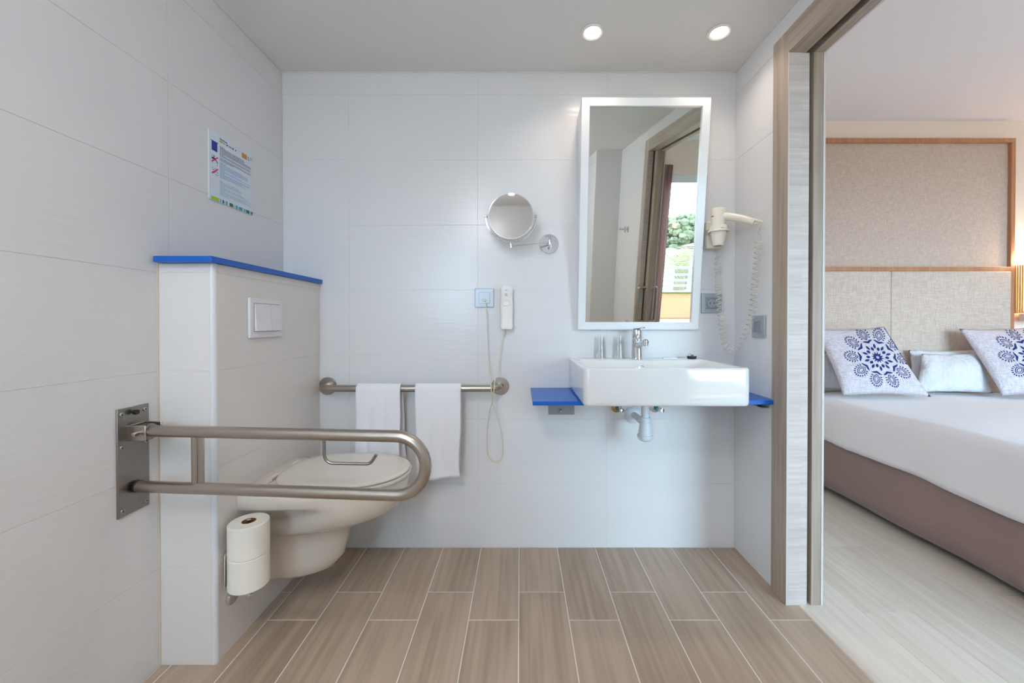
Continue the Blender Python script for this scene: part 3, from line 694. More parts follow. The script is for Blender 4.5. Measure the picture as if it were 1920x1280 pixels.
MB().lathe([(.0145, -.003), (.0140, .0), (.0125, -.0008), (.0001, -.0004)], (bc.x, bc.y+.001, bc.z), (0, -1, 0), 28).build('call_button', 'phone', ph)
for v_, w_ in ((544, .008), (551, .011), (554, .011)):
    c = WY(949, v_, PYF-.004); MB().box(c.x-w_/2, c.x+w_/2, c.y-.0006, c.y+.002, c.z-.0008, c.z+.0008).build('printed_mark', 'inkgrey', ph, smooth=False)
cp_px = [(910.5, 567, 1.838), (912, 590, 1.83), (914, 640, 1.835), (915.5, 685, 1.825), (919.5, 712, 1.768), (922, 740, 1.766), (924.5, 758, 1.80), (931, 780, 1.83), (939, 808, 1.845), (942.5, 840, 1.85), (940, 858, 1.85),
         (933, 865, 1.85), (922, 862, 1.85), (914, 848, 1.85), (912.5, 812, 1.85), (917, 777, 1.835), (922.5, 756, 1.795), (925.5, 738, 1.764), (928, 712, 1.764), (934, 684, 1.82), (939, 650, 1.835), (945, 619, 1.835)]
cpts = smoothpath([WY(*p) for p in cp_px], 6)
MB().tube(cpts, .0019, 8).build('cord', 'cord', ph)
c = WY(945, 619, 1.835); MB().tube([(c.x, c.y, c.z-.02), (c.x, c.y, c.z+.006)], .0035, 10).build('cord_relief', 'cord', ph)

# ------------------------------------------------------------------ round swing arm mirror
MYY = 1.735
mc = WY(958, 405.5, MYY); mr = 43*MYY/F
ms = WY(1029.5, 457.5, D)
rm = thing('magnifying_mirror', (ms.x, D, ms.z), 'round chrome swing-arm magnifying mirror left of the basin mirror', 'mirror')
ax = Vector((.0, -1, -.045)).normalized()
MB().lathe([(mr*.90, .0), (mr*.99, .001), (mr, .004), (mr, .011), (mr*.985, .0135), (mr*.955, .0135), (mr*.95, .012)], mc-ax*.008, ax, 56).build('rim', 'chrome', rm)
MB().lathe([(mr*.955, .0128), (.0001, .0128)], mc-ax*.008, ax, 56, caps=(False, False)).build('mirror_glass', 'mirror2', rm)
yk = []
for k in range(25):
    a = math.radians(182+176*k/24); yk.append(mc+Vector((math.cos(a)*(mr+.010), .008, math.sin(a)*(mr+.010))))
MB().tube(yk, .0028, 10).build('yoke', 'chrome', rm)
for s_ in (-1, 1): MB().lathe([(.006, 0), (.0065, .006), (.006, .012)], mc+Vector((s_*(mr+.001), .006, .002)), (s_, 0, 0), 16).build('pivot_knob', 'chrome', rm)
lowp = mc+Vector((0, .008, -(mr+.010)))
arm0 = WY(961, 459.5, MYY+.008)
MB().lathe([(.005, .004), (.0075, -.004), (.0075, -.022), (.006, -.030), (.0001, -.031)], lowp, (0,0,1), 20).build('joint', 'chrome', rm)
ae = Vector((ms.x+.000, D-.036, ms.z+.006))
MB().tube([(lowp.x, lowp.y, lowp.z-.020), (ae.x, ae.y, ae.z-.006)], .0042, 14).build('arm', 'chrome', rm)
MB().lathe([(.0065, -.027), (.0075, -.025), (.0075, .019), (.0065, .021)], ae, (0,0,1), 20).build('joint', 'chrome', rm)
MB().lathe([(.0455, 0), (.0455, .006), (.0435, .0085), (.0425, .0085), (.0001, .0088)], (ms.x, D, ms.z), (0, -1, 0), 40).build('wall_rosette', 'chrome', rm)
MB().box(ae.x-.006, ae.x+.006, ae.y, D-.008, ae.z-.020, ae.z-.010).box(ae.x-.006, ae.x+.006, ae.y, D-.008, ae.z+.004, ae.z+.014).build('arm_bracket', 'chrome', rm, bevel=.001)

# ------------------------------------------------------------------ tilted basin mirror
mx0, mx1 = .264, .820; YT, YB = 1.711, 1.830; ZT = WY(1200, 182.5, YT).z; ZB = WY(1200, 618, YB).z
bmr = thing('basin_mirror', ((mx0+mx1)/2, D, ZB), 'tall white-framed mirror tilted forward over the washbasin', 'mirror')
fn = Vector((0, -(ZT-ZB), -(YB-YT))).normalized()   # faces the room, slightly down
def fpnt(x, q, d=0):   # q 0 bottom..1 top on the front plane, d behind it
    return Vector((x, YB+(YT-YB)*q, ZB+(ZT-ZB)*q))-fn*d
FWd = .0345; fq = FWd/math.hypot(ZT-ZB, YB-YT)
def bar4(a, b, c_, d_, th=.022):
    m = MB(); m.loft([[fpnt(*a), fpnt(*b), fpnt(*c_), fpnt(*d_)], [fpnt(*a, th), fpnt(*b, th), fpnt(*c_, th), fpnt(*d_, th)]]); return m
g_ = .0004
bar4((mx0, 1), (mx1, 1), (mx1-FWd, 1-fq), (mx0+FWd, 1-fq)).build('frame_bar', 'frame_w', bmr, bevel=.0012)
bar4((mx0, 0), (mx1, 0), (mx1-FWd, fq), (mx0+FWd, fq)).build('frame_bar', 'frame_w', bmr, bevel=.0012)
bar4((mx0, 0), (mx0, 1), (mx0+FWd, 1-fq), (mx0+FWd, fq)).build('frame_bar', 'frame_w', bmr, bevel=.0012)
bar4((mx1, 0), (mx1, 1), (mx1-FWd, 1-fq), (mx1-FWd, fq)).build('frame_bar', 'frame_w', bmr, bevel=.0012)
MB().loft([[fpnt(mx0+.03, .02, .010), fpnt(mx1-.03, .02, .010), fpnt(mx1-.03, .98, .010), fpnt(mx0+.03, .98, .010)], [fpnt(mx0+.03, .02, .015), fpnt(mx1-.03, .02, .015), fpnt(mx1-.03, .98, .015), fpnt(mx0+.03, .98, .015)]]).build('mirror_glass', 'mirror', bmr, smooth=False)
for x in (mx0+.001, mx1-.017):   # wedge shaped sides reach back to the wall
    a, b = fpnt(x, .003, .018), fpnt(x, .997, .018)
    MB().loft([[(x_, a.y, a.z), (x_, D-.001, a.z+.002), (x_, D-.001, b.z-.02), (x_, b.y, b.z)] for x_ in (x, x+.016)]).build('side_panel', 'frame_w', bmr, bevel=.001)
a, b = fpnt(mx0+.02, .01, .018), fpnt(mx1-.02, .99, .018)

# ------------------------------------------------------------------ washbasin
sx0, sx1, sy0_, sy1_ = .2275, .833, 1.427, D-.0005; sz0_, sz1_ = .7545, .8940
def rrect(x0, x1, y0, y1, rf, rb, z, n=7):
    out = []
    for (cx_, cy_, r, a0) in ((x0+rf, y0+rf, rf, PI), (x1-rf, y0+rf, rf, 1.5*PI), (x1-rb, y1-rb, rb, 0), (x0+rb, y1-rb, rb, .5*PI)):
        for k in range(n+1):
            a = a0+PI/2*k/n; out.append((cx_+r*math.cos(a), cy_+r*math.sin(a), z))
    return out
bs = thing('washbasin', (.527, D, sz0_), 'rectangular white ceramic wall-hung washbasin under the tilted mirror', 'washbasin')
def rr_(i, z, rf=.024, rb=.006): return rrect(sx0+i, sx1-i, sy0_+i, sy1_-(0 if i < .02 else 0), max(rf-i, .004), rb, z)
ix0, ix1, iy0_, iy1_ = sx0+.026, sx1-.026, sy0_+.018, 1.735
loops = [rr_(.012, sz0_), rr_(.004, sz0_+.002), rr_(.001, sz0_+.008), rr_(0, sz0_+.018), rr_(0, sz1_-.008), rr_(.0015, sz1_-.003), rr_(.005, sz1_),
         rrect(ix0, ix1, iy0_, iy1_, .018, .018, sz1_), rrect(ix0+.003, ix1-.003, iy0_+.003, iy1_-.003, .018, .018, sz1_-.003),
         rrect(ix0+.010, ix1-.010, iy0_+.008, iy1_-.008, .022, .022, sz1_-.03), rrect(ix0+.05, ix1-.05, iy0_+.02, iy1_-.018, .03, .03, sz1_-.085),
         rrect(ix0+.09, ix1-.09, iy0_+.05, iy1_-.05, .03, .03, sz1_-.105), rrect(ix0+.23, ix1-.23, iy0_+.13, iy1_-.11, .02, .02, sz1_-.11)]
MB().loft(loops).build('bowl', 'ceramic', bs, angle=50)
oc = WY(1203, 690, iy1_-.006)
MB().lathe([(.0125, -.004), (.0125, .002), (.010, .003), (.009, .001)], (oc.x, oc.y-.001, oc.z), (0, -1, 0), 24, caps=(False, False)).build('overflow_ring', 'chrome', bs)
MB().lathe([(.0095, .0), (.0001, .0)], (oc.x, oc.y-.0005, oc.z), (0, -1, 0), 20, caps=(False, False)).build('overflow_hole', 'dark', bs)
MB().lathe([(.022, .0), (.020, .002), (.014, .001), (.0001, -.002)], (.527, 1.60, sz1_-.109), (0,0,1), 24).build('drain', 'chrome', bs)

# tap
TX, TYY = .5255, 1.793
tp = thing('basin_tap', (TX, TYY, sz1_), 'chrome single-lever mixer tap standing on the washbasin', 'tap')
MB().lathe([(.027, 0), (.027, .003), (.0245, .005), (.0235, .030), (.0225, .088), (.0225, .090)], (TX, TYY, sz1_), seg=36).build('body', 'chrome', tp)
MB().lathe([(.0215, .091), (.0225, .093), (.0225, .128), (.0205, .134), (.0001, .136)], (TX, TYY, sz1_), seg=36).build('lever_cap', 'chrome', tp)
sp0 = Vector((TX, TYY-.012, sz1_+.062)); sp1 = Vector((TX, 1.665, sz1_+.083))
MB().tube([sp0, sp0.lerp(sp1, .5), sp1], [.0155, .0135, .0125], 20).build('spout', 'chrome', tp)
MB().lathe([(.0125, .012), (.0125, -.010), (.010, -.012), (.008, -.011)], (TX, 1.672, sp1.z-.006), (0, 0, 1), 24).build('aerator', 'chrome', tp)
MB().loft([[(TX-w, y, z), (TX+w, y, z), (TX+w, y, z+.005), (TX-w, y, z+.005)] for w, y, z in ((.014, TYY+.01, sz1_+.134), (.012, TYY-.03, sz1_+.137), (.008, TYY-.095, sz1_+.141))]).build('lever', 'chrome', tp, bevel=.0015)

# tumblers
for (u, lab) in ((1124.5, 'upturned clear glass tumbler on the basin, left of the pair'), (1159.5, 'upturned clear glass tumbler on the basin, right one next to the tap')):
    gp = WY(u, 670, 1.80); gp.z = sz1_+.0004
    t = MB().lathe([(.0285, 0), (.0295, .001), (.0245, .104), (.0225, .1055), (.0001, .1055), (.0001, .098), (.0205, .095), (.0225, .090), (.0272, .001), (.0285, 0)], gp, seg=40, caps=(False, False)).build('tumbler', 'glass', None, angle=40)
    tag(t, lab, 'glass', 'tumblers on the washbasin')
# stopper and soap
pp = WY(1297, 669, 1.80); pp.z = sz1_
st = thing('basin_stopper', pp, 'black rubber basin plug with chrome ring lying on the basin rim', 'plug')
MB().lathe([(.0185, .0003), (.020, .004), (.0215, .011), (.0215, .0125), (.0001, .013)], pp, seg=28).build('plug_body', 'black', st)
rg = [pp+Vector((-.010+.006*math.cos(2*PI*k/16), 0, .0185+.006*math.sin(2*PI*k/16))) for k in range(17)]
MB().tube(rg, .0011, 8).lathe([(.004, .013), (.004, .016), (.005, .019), (.0001, .021)], pp+Vector((.003, 0, 0)), seg=14).build('pull_ring', 'chrome', st)
sb = WY(1256, 671, 1.79); 
so = MB().loft([[(sb.x+x*k, sb.y+y*k, sz1_+z) for x, y in ((-.034,-.012),(.03,-.016),(.036,.012),(-.03,.014))] for k, z in ((.96, .0004), (1, .002), (1, .005), (.9, .0075))]).build('soap_sachet', 'white_pl', None, bevel=.001)
tag(so, 'flat white soap sachet on the basin rim between tap and plug', 'soap')

# trap and valves
tr = thing('drain_trap', WY(1205, 780, 1.78), 'white plastic bottle trap and waste pipe below the washbasin', 'drain trap')
fz = WY(1187, 777, D)
MB().lathe([(.040, 0), (.0405, .004), (.034, .012), (.022, .017), (.017, .018)], (fz.x, D, fz.z), (0, -1, 0), 36).build('wall_flange', 'pipe', tr)
tv = WY(1209.5, 800, 1.70)
MB().tube(smoothpath([(fz.x, D-.012, fz.z+.002), (fz.x+.004, 1.80, fz.z), (tv.x-.012, 1.73, tv.z+.022), (tv.x, 1.70, tv.z+.018)], 5), .0148, 20).build('outlet_pipe', 'pipe', tr)
MB().tube([(tv.x, 1.70, tv.z+.03), (tv.x, 1.70, sz0_-.0005)], .0165, 20).build('inlet_pipe', 'pipe', tr)
zt = tv.z
MB().lathe([(.019, .042), (.0225, .041), (.023, .024), (.0215, .022)], (tv.x, 1.70, zt), seg=28).build('union_nut', 'pipe', tr)
MB().lathe([(.0215, .022), (.0235, .005), (.0285, -.032), (.0325, -.034), (.0325, -.044), (.027, -.054), (.018, -.060), (.0001, -.062)], (tv.x, 1.70, zt), seg=32).build('bottle', 'pipe', tr)
for (u, lab, s_) in ((1156, 'brass angle valve with teal seal left of the drain trap', -1), (1228, 'chrome angle valve with teal seal right of the drain trap', 1)):
    q = WY(u, 765, D); q.z += .004
    t = thing('angle_valve', (q.x, D, q.z), lab, 'valve', 'angle valves under the basin')
    MB().lathe([(.024, 0), (.024, .002), (.012, .009)], (q.x, D, q.z), (0, -1, 0), 24).build('rosette', 'brass' if s_ < 0 else 'chrome', t)
    MB().lathe([(.0135, .006), (.0135, .013)], (q.x+.004, D, q.z), (0, -1, 0), 20).build('seal_ring', 'teal', t)
    MB().tube([(q.x+.004, D-.01, q.z), (q.x+.004, D-.055, q.z)], .007, 14).tube([(q.x+.004, D-.045, q.z), (q.x+.004, D-.045, q.z+.05)], .005, 12).build('valve_body', 'chrome', t)
    MB().lathe([(.0095, .0), (.0105, .004), (.0095, .018), (.0001, .019)], (q.x+.006, D-.055, q.z), (0.2, -1, 0), 8).build('valve_knob', 'chrome', t)

# blue side boards and their brackets
zb1 = .7535
b1 = thing('side_board', (.13, D, zb1-.017), 'blue laminate side board left of the washbasin', 'shelf', 'blue side boards of the basin')
MB().box(.0475, sx0+.022, 1.535, D-.001, zb1-.0165, zb1).build('board', 'blue', b1, bevel=.001)
b2 = thing('side_board', (.91, D, zb1-.017), 'blue laminate side board right of the washbasin against the right wall', 'shelf', 'blue side boards of the basin')
MB().box(sx1+.0015, XR-.001, 1.555, D-.001, zb1-.0165, zb1).build('board', 'blue', b2, bevel=.001)
q0 = WY(1028, 777, 1.70); q1 = WY(1077, 760, 1.70)
br = thing('board_bracket', (q0.x+.05, 1.70, q0.z), 'grey metal lock bracket under the left blue board', 'bracket')
MB().box(q0.x, q1.x, 1.698, 1.702, q0.z, zb1-.017).box(q0.x, q1.x, 1.70, D, zb1-.021, zb1-.017).build('bracket_plate', 'bracket', br, bevel=.001)
kk = WY(1052, 770, 1.69)
MB().lathe([(.0065, 0), (.0065, .010), (.0045, .012), (.0045, .02), (.0001, .021)], (kk.x, 1.698, kk.z), (0, -1, 0), 18).build('bracket_knob', 'steel', br)
br2 = thing('board_bracket', (.96, 1.62, zb1-.03), 'small steel angle bracket under the right blue board', 'bracket')
MB().box(.962, .974, 1.60, 1.612, zb1-.036, zb1-.017).build('bracket_foot', 'black', br2, bevel=.001)
MB().box(.90, XR-.001, 1.598, 1.602, zb1-.026, zb1-.0175).box(.975, XR-.003, 1.60, 1.70, zb1-.040, zb1-.036).box(.990, .994, 1.60, 1.604, zb1-.04, zb1-.0175).build('angle_strip', 'bracket', br2, smooth=False)

# ------------------------------------------------------------------ hair dryer
HY = 1.755
hc = WY(1347, 420, HY)
hdry = thing('hair_dryer', (hc.x, D, hc.z-.1), 'cream wall-mounted hair dryer with coiled cord, right of the basin mirror', 'hair dryer')
def hp_(u, v, y=HY): return WY(u, v, y)
a = hp_(1323, 466, 1.83)
MB().box(a.x, a.x+.075, 1.822, D, a.z, a.z+.125).build('wall_mount', 'cream_pl', hdry, bevel=.008, seg=3)
zt_, zr1, zr2, zn = hp_(0, 391).z, hp_(0, 425).z, hp_(0, 433).z, hp_(0, 461).z
MB().lathe([(.0001, zt_+.001), (.026, zt_), (.029, zt_-.003), (.030, zt_-.007), (.030, zr2)], (hc.x, HY, 0), seg=36).build('body', 'cream_pl', hdry, angle=50)
MB().lathe([(.0355, zr1+.004), (.0375, zr1), (.0385, zr2+.004), (.045, zr2-.003), (.045, zr2-.006), (.036, zr2-.004), (.0355, zr1+.004)], (hc.x, HY, 0), seg=36, caps=(False, False)).build('holder_ring', 'cream_pl', hdry)
MB().box(hc.x-.022, hc.x+.018, HY+.03, 1.83, zr2-.002, zr1+.002).build('holder_arm', 'cream_pl', hdry, bevel=.003)
MB().lathe([(.0345, zr2-.001), (.033, zr2-.012), (.030, zr2-.022), (.0305, zr2-.024), (.021, zn), (.018, zn), (.024, zr2-.02)], (hc.x, HY, 0), seg=36, caps=(False, False)).build('nozzle', 'cream_pl', hdry)
MB().lathe([(.019, zn+.004), (.0001, zn+.004)], (hc.x, HY, 0), seg=24, caps=(False, False)).build('air_opening', 'card', hdry)
hpath = [hp_(1352, 406, HY-.01), hp_(1370, 406.5, 1.725), hp_(1392, 410, 1.69), hp_(1405, 414, 1.665), hp_(1415, 417, 1.65)]
MB().tube(smoothpath(hpath, 5), [.0185-.0045*i/20 for i in range(21)], 20).build('handle', 'cream_pl', hdry, angle=50)
e0 = hp_(1409, 411, 1.655)
MB().tube([e0, hp_(1426, 414.5, 1.625), hp_(1430, 416, 1.62)], [.0075, .004, .003], 12).tube(smoothpath([hp_(1404, 417, 1.66), hp_(1414, 419, 1.65), hp_(1424, 416, 1.63)], 5), .0035, 8).build('hanging_hook', 'cream_pl', hdry)
c = hp_(1336.5, 405, HY-.0285); MB().box(c.x-.004, c.x+.005, c.y-.001, c.y+.01, c.z-.001, c.z+.0006).build('printed_mark', 'inkgrey', hdry, smooth=False)
c = hp_(1354, 426.5, HY-.0388); MB().box(c.x-.004, c.x+.0065, c.y-.001, c.y+.004, c.z-.0008, c.z+.0008).build('printed_mark', 'inkgrey', hdry, smooth=False)
straight = [hp_(1426, 415, 1.628), hp_(1421, 432, 1.63), hp_(1421, 436, 1.63), hp_(1427, 442, 1.63)]
cen = [(1421, 447, 1.63), (1420, 480, 1.64), (1415, 530, 1.65), (1411, 580, 1.66), (1404, 610, 1.67), (1390, 636, 1.69), (1374, 655, 1.72), (1366, 657, 1.735), (1359, 645, 1.75), (1355, 620, 1.765), (1350, 580, 1.775), (1347, 540, 1.785), (1346, 505, 1.80), (1343, 480, 1.81)]
cl_ = smoothpath([WY(*p) for p in cen], 24)
L = [0]
for i in range(1, len(cl_)): L.append(L[-1]+(cl_[i]-cl_[i-1]).length)
cpath = []; phase = 0; Tn = None; N = Vector((1, 0, 0))
pitch = .0215; stepsN = int(L[-1]/pitch*14)
j = 0
for i in range(stepsN+1):
    s_ = L[-1]*i/stepsN
    while j < len(L)-2 and L[j+1] < s_: j += 1
    f_ = (s_-L[j])/max(1e-9, L[j+1]-L[j]); c = cl_[j].lerp(cl_[j+1], f_); T = (cl_[j+1]-cl_[j]).normalized()
    N = (N-T*N.dot(T)).normalized(); B = T.cross(N); rad = .0125*(1 if s_ < L[-1]*.97 else .6)
    pc = 1.0
    a = 2*PI*i/14; cpath.append(c+N*math.cos(a)*rad+B*math.sin(a)*rad)
full = smoothpath(straight, 4)[:-1]+cpath+[WY(1341, 470, 1.83)]
MB().tube(full, .0021, 6).build('coiled_cord', 'coil', hdry)

# ------------------------------------------------------------------ robe hooks on the right wall (seen in the mirror)
rh = thing('robe_hook_rail', (XR, -.24, 1.465), 'small chrome double robe hook on the right wall, seen in the mirror', 'hook')
for yy in (-.29, -.19):
    MB().lathe([(.028, 0), (.028, .006), (.014, .010)], (XR, yy, 1.465), (-1, 0, 0), 24).build('rosette', 'chrome', rh)
    MB().tube([(XR-.004, yy, 1.465), (XR-.05, yy, 1.468)], .006, 12).sphere((XR-.052, yy, 1.468), .012, 12, 8).build('peg', 'chrome', rh)
MB().tube([(XR-.012, -.30, 1.465), (XR-.012, -.18, 1.465)], .004, 10).build('bar', 'chrome', rh)

# ------------------------------------------------------------------ bedroom shell
BW, BC = 2.80, 2.476; BXR = 4.9; BYN = -1.45
wbb = MB().box(XB, BXR+.1, BW, BW+.1, 0, BC+.1).build('wall_bedroom_back', 'bedwall', None, smooth=False); wbb['kind'] = 'structure'
w_ = MB().box(BXR, BXR+.1, BYN-.1, BW+.1, 0, BC+.1).build('wall_bedroom_right', 'bedwall', None, smooth=False); w_['kind'] = 'structure'
w_ = MB().box(1.02, BXR+.1, BYN-.1, BW+.1, BC, BC+.1).build('ceiling_bedroom', 'bedceil', None, smooth=False); w_['kind'] = 'structure'
WX0, WX1, WZ1 = 1.70, 4.5, 2.10
w_ = MB().box(1.02, WX0, BYN-.12, BYN, 0, BC).box(WX1, BXR+.1, BYN-.12, BYN, 0, BC).box(WX0, WX1, BYN-.12, BYN, WZ1, BC).build('wall_window_side', 'bedwall', None, smooth=False); w_['kind'] = 'structure'
bf = structure('floor_bedroom'); MB().box(1.066, BXR+.05, BYN-.12, BW+.05, -.1, -.0022).build('underlay', P('underlay', (150, 138, 120), .9), bf, smooth=False)
xx = 1.066; n = 0
while xx < BXR:
    x1_ = min(xx+.185, BXR); off = (n*.43) % 1.2; yy = BYN-1.2+off
    while yy < BW:
        a_, b_ = max(yy, BYN-.1), min(yy+1.22, BW)
        if b_-a_ > .03: floor_tile(bf, xx, x1_, a_, b_, 'bedfloor', 'floor_plank', .0004, b=.0005)
        yy += 1.22
    xx = x1_; n += 1
# window
wd = structure('window_1')
MB().box(WX0, WX1, BYN-.10, BYN-.03, WZ1-.09, WZ1).build('window_frame', 'frame_w', wd, bevel=.003)
for x in (WX0, (WX0+WX1)/2-.03, WX1-.06): MB().box(x, x+.06, BYN-.10, BYN-.03, 0, WZ1-.09).build('window_frame', 'frame_w', wd, bevel=.003)
MB().box(WX0, WX1, BYN-.10, BYN-.03, 0, .06).build('window_frame', 'frame_w', wd, bevel=.003)
MB().box(WX0+.06, (WX0+WX1)/2-.03, BYN-.068, BYN-.064, .06, WZ1-.09).build('window_pane', 'pane', wd, smooth=False)
MB().box((WX0+WX1)/2+.03, WX1-.06, BYN-.068, BYN-.064, .06, WZ1-.09).build('window_pane', 'pane', wd, smooth=False)
# curtain
def curtain(x0, x1, lab):
    loops = []
    for i in range(61):
        s_ = i/60; x = x0+(x1-x0)*s_; y = BYN+.07+.022*math.sin(s_*2*PI*5); loops.append([(x, y, .02), (x, y+.004*math.sin(9*s_), 1.1), (x, y, WZ1+.10)])
    o = MB().loft(loops, close=False, cap0=False, cap1=False).build('curtain', 'curtain', None, solid=.004, angle=80); tag(o, lab, 'curtain'); return o
curtain(1.56, 1.80, 'mauve curtain drawn back beside the balcony window, seen in the mirror')

# ------------------------------------------------------------------ bed
BL, BR_, BF, BH_ = 1.90, 3.50, 0.75, 2.70
bed = thing('bed', ((BL+BR_)/2, 1.9, 0), 'double bed with white sheet and mauve skirt in the next room', 'bed')
MB().box(BL+.10, BR_-.10, BF+.1, BH_, .02, .30).build('bed_base', 'dark', bed, smooth=False)
MB().box(BL+.02, BR_-.02, BF+.02, BH_, .30, .56).build('mattress', 'sheet', bed, bevel=.04, seg=4)
# skirt: hanging cloth round the near side and the foot
loops = []; n = 120; per = [(BL+.012, BH_), (BL+.012, BF+.012), (BR_-.012, BF+.012), (BR_-.012, BH_)]
tot = (BH_-BF)*2+(BR_-BL)
for i in range(n+1):
    d = tot*i/n
    if d < BH_-BF: x, y, nx, ny = BL+.012, BH_-d, -1, 0
    elif d < BH_-BF+BR_-BL: x, y, nx, ny = BL+d-(BH_-BF), BF+.012, 0, -1
    else: x, y, nx, ny = BR_-.012, BF+d-(BH_-BF)-(BR_-BL), 1, 0
    wv = .007*math.sin(d*4.1)+.006*math.sin(d*9.7+1)
    hem = .030+.012*math.sin(d*1.7+.5)
    loops.append([(x+nx*(wv*k-.0+.012*k), y+ny*(wv*k+.012*k), .37+(hem-.37)*k) for k in (0, .2, .4, .6, .8, 1.0)])
MB().loft(loops, close=False, cap0=False, cap1=False).build('bed_skirt', 'skirt', bed, solid=.004, angle=80)
# sheet: grid draped over the mattress
def sheetz(x, y): return .588+.004*math.sin(x*5+y*3)+.003*math.sin(y*9-x*4)
loops = []
for j in range(61):
    y = BH_+(BF-.01-BH_)*j/60; row = []
    hem = .325+.010*math.sin(y*3.1)+.006*math.sin(y*7.3)
    wv = .006*math.sin(y*11)+.004*math.sin(y*23+2)
    fd = -.010*sum(math.exp(-((y-c_)/.022)**2) for c_ in (2.36, 2.27, 2.17))
    for s_ in (0, .15, .3, .5, .7, .85, 1): row.append((BL-.010-.006+wv*(1-s_)+fd*math.sin(PI*min(1, s_+.15)), y, hem+(.515-hem)*s_))
    R = .055
    for k in range(1, 9): a = PI/2*k/8; row.append((BL-.016+R-R*math.cos(a), y, sheetz(BL, y)-R+R*math.sin(a)-.002))
    for k in range(1, 21): x = BL+.04+(BR_-BL-.08)*k/20; row.append((x, y, sheetz(x, y)))
    for k in range(1, 9): a = PI/2*k/8; row.append((BR_+.016-R+R*math.sin(a), y, sheetz(BR_, y)-R+R*math.cos(a)-.002))
    for s_ in (.85, .7, .5, .3, .15, 0): row.append((BR_+.016, y, hem+(.515-hem)*s_))
    loops.append(row)
yq = BF-.012
last = loops[-1]; loops.append([(p[0], yq-.02, min(p[2], .54)) for p in last]); loops.append([(p[0], yq-.022, min(p[2], .33)) for p in last])
MB().loft(loops, close=False, cap0=False, cap1=False).build('sheet', 'sheet', bed, solid=.004, angle=70)

# headboard on the wall
hbY = 2.765
hr = WY(1905, 300, hbY).x; hl = 1.86; hz1 = WY(1700, 258.5, hbY).z; rz1 = WY(1700, 500, hbY).z; rz0 = WY(1700, 508, hbY).z
hb = thing('headboard', ((hl+hr)/2, BW, .3), 'tall headboard with woven upper panel in oak frame and linen lower panels', 'headboard')
fw = .030
MB().box(hl, hr, hbY, BW, hz1-fw, hz1).build('frame_rail', 'orange_w', hb, bevel=.002)
MB().box(hl, hr-fw, hbY, BW, rz0, rz1).build('frame_rail', 'orange_w', hb, bevel=.002)
MB().box(hl, hl+fw, hbY, BW, .1, hz1-fw).build('frame_post', 'orange_w', hb, bevel=.002)
MB().box(hr-fw, hr, hbY, BW, .1, hz1-fw).build('frame_post', 'orange_w', hb, bevel=.002)
MB().box(hl+fw, hr-fw, hbY+.022, BW, rz1, hz1-fw).build('woven_panel', 'weave_up', hb, smooth=False)
xm = WY(1672, 600, hbY-.01).x
MB().box(hl+fw+.001, xm-.001, hbY-.006, BW, .35, rz0-.001).build('linen_panel', 'linen_hb', hb, bevel=.006)
MB().box(xm+.001, hr-fw-.001, hbY-.006, BW, .35, rz0-.001).build('linen_panel', 'linen_hb', hb, bevel=.006)

# cushion surfaces
def cushion(name, corners, thick, mat, nrm, n=26, parent=None, pin=.55, wr=0.0, seedn=0):
    BLc, BRc, TRc, TLc = [Vector(c) for c in corners]; rnd = random.Random(seedn); p1_, p2_, p3_ = [rnd.uniform(0, 6) for _ in range(3)]
    def pos(s_, t_, side, lift=0):
        # edges pull in between the corners
        e = .035*math.sin(PI*s_)**1.0; f = .035*math.sin(PI*t_)
        ss = s_+f*(1-2*s_)*1.0; tt = t_+e*(1-2*t_)*1.0
        b = (BLc*(1-ss)+BRc*ss)*(1-tt)+(TLc*(1-ss)+TRc*ss)*tt
        h = (max(0, math.sin(PI*s_))*max(0, math.sin(PI*t_)))**pin
        h += wr*math.sin(9*s_+4*t_+p1_)*math.sin(5*t_-7*s_+p2_)*math.sin(PI*s_)*math.sin(PI*t_)
        return b+nrm*(side*(thick/2*h)+lift)
    vs, fs = [], []
    for side in (1, -1):
        o = len(vs)
        for j in range(n+1):
            for i in range(n+1): vs.append(pos(i/n, j/n, side))
        for j in range(n):
            for i in range(n): a = o+j*(n+1)+i; fs.append((a, a+1, a+n+2, a+n+1))
    m = MB().add(vs, fs); o = m.build(name, mat, parent, angle=180); return o, pos
crn_px = [(1581, 742, 2.44), (1746, 744, 2.40), (1658, 612, 2.62), (1524, 616, 2.66)]
cr = [WY(*c) for c in crn_px]
nrm = ((cr[1]-cr[0]).cross(cr[3]-cr[0])).normalized()
if nrm.y > 0: nrm = -nrm
cu = thing('cushion', (cr[0]+cr[1])/2, 'linen cushion with navy medallion print, left one next to the door frame', 'cushion', 'printed linen cushions on the bed')
body, pos = cushion('cover', cr, .13, 'linen_c', nrm, parent=cu, pin=.5)
# print: medallion, drawn in its own disc coordinates then laid on the cover
A0 = Vector((1648.5, 665.5)); e1 = Vector((.82, .57)); e2 = Vector((.57, -.82)); SA, SB = 74.5/1.0, 53.0
def inv(u, v):
    # intersect view line with the cushion plane, then bilinear inverse by Newton steps, allowing for the bulge
    s_, t_ = .5, .5
    def proj(s2, t2):
        p = pos(s2, t2, 1); d = p-Vector((0,0,CH)); z_ = d.y*cp-d.z*sp; return VPX+F*d.x/z_, CY-F*(d.y*sp+d.z*cp)/z_
    for _ in range(14):
        a, b = proj(s_, t_); h = .004
        ax_, bx_ = proj(min(.995, s_+h), t_); ay_, by_ = proj(s_, min(.995, t_+h))
        j11, j21, j12, j22 = (ax_-a)/h, (bx_-b)/h, (ay_-a)/h, (by_-b)/h; det = j11*j22-j12*j21
        if abs(det) < 1e-6: break
        du, dv = u-a, v-b
        s_ += .9*(j22*du-j12*dv)/det; t_ += .9*(-j21*du+j11*dv)/det
        s_ = min(max(s_, .01), .985); t_ = min(max(t_, .01), .985)
    return s_, t_
_cache = {}
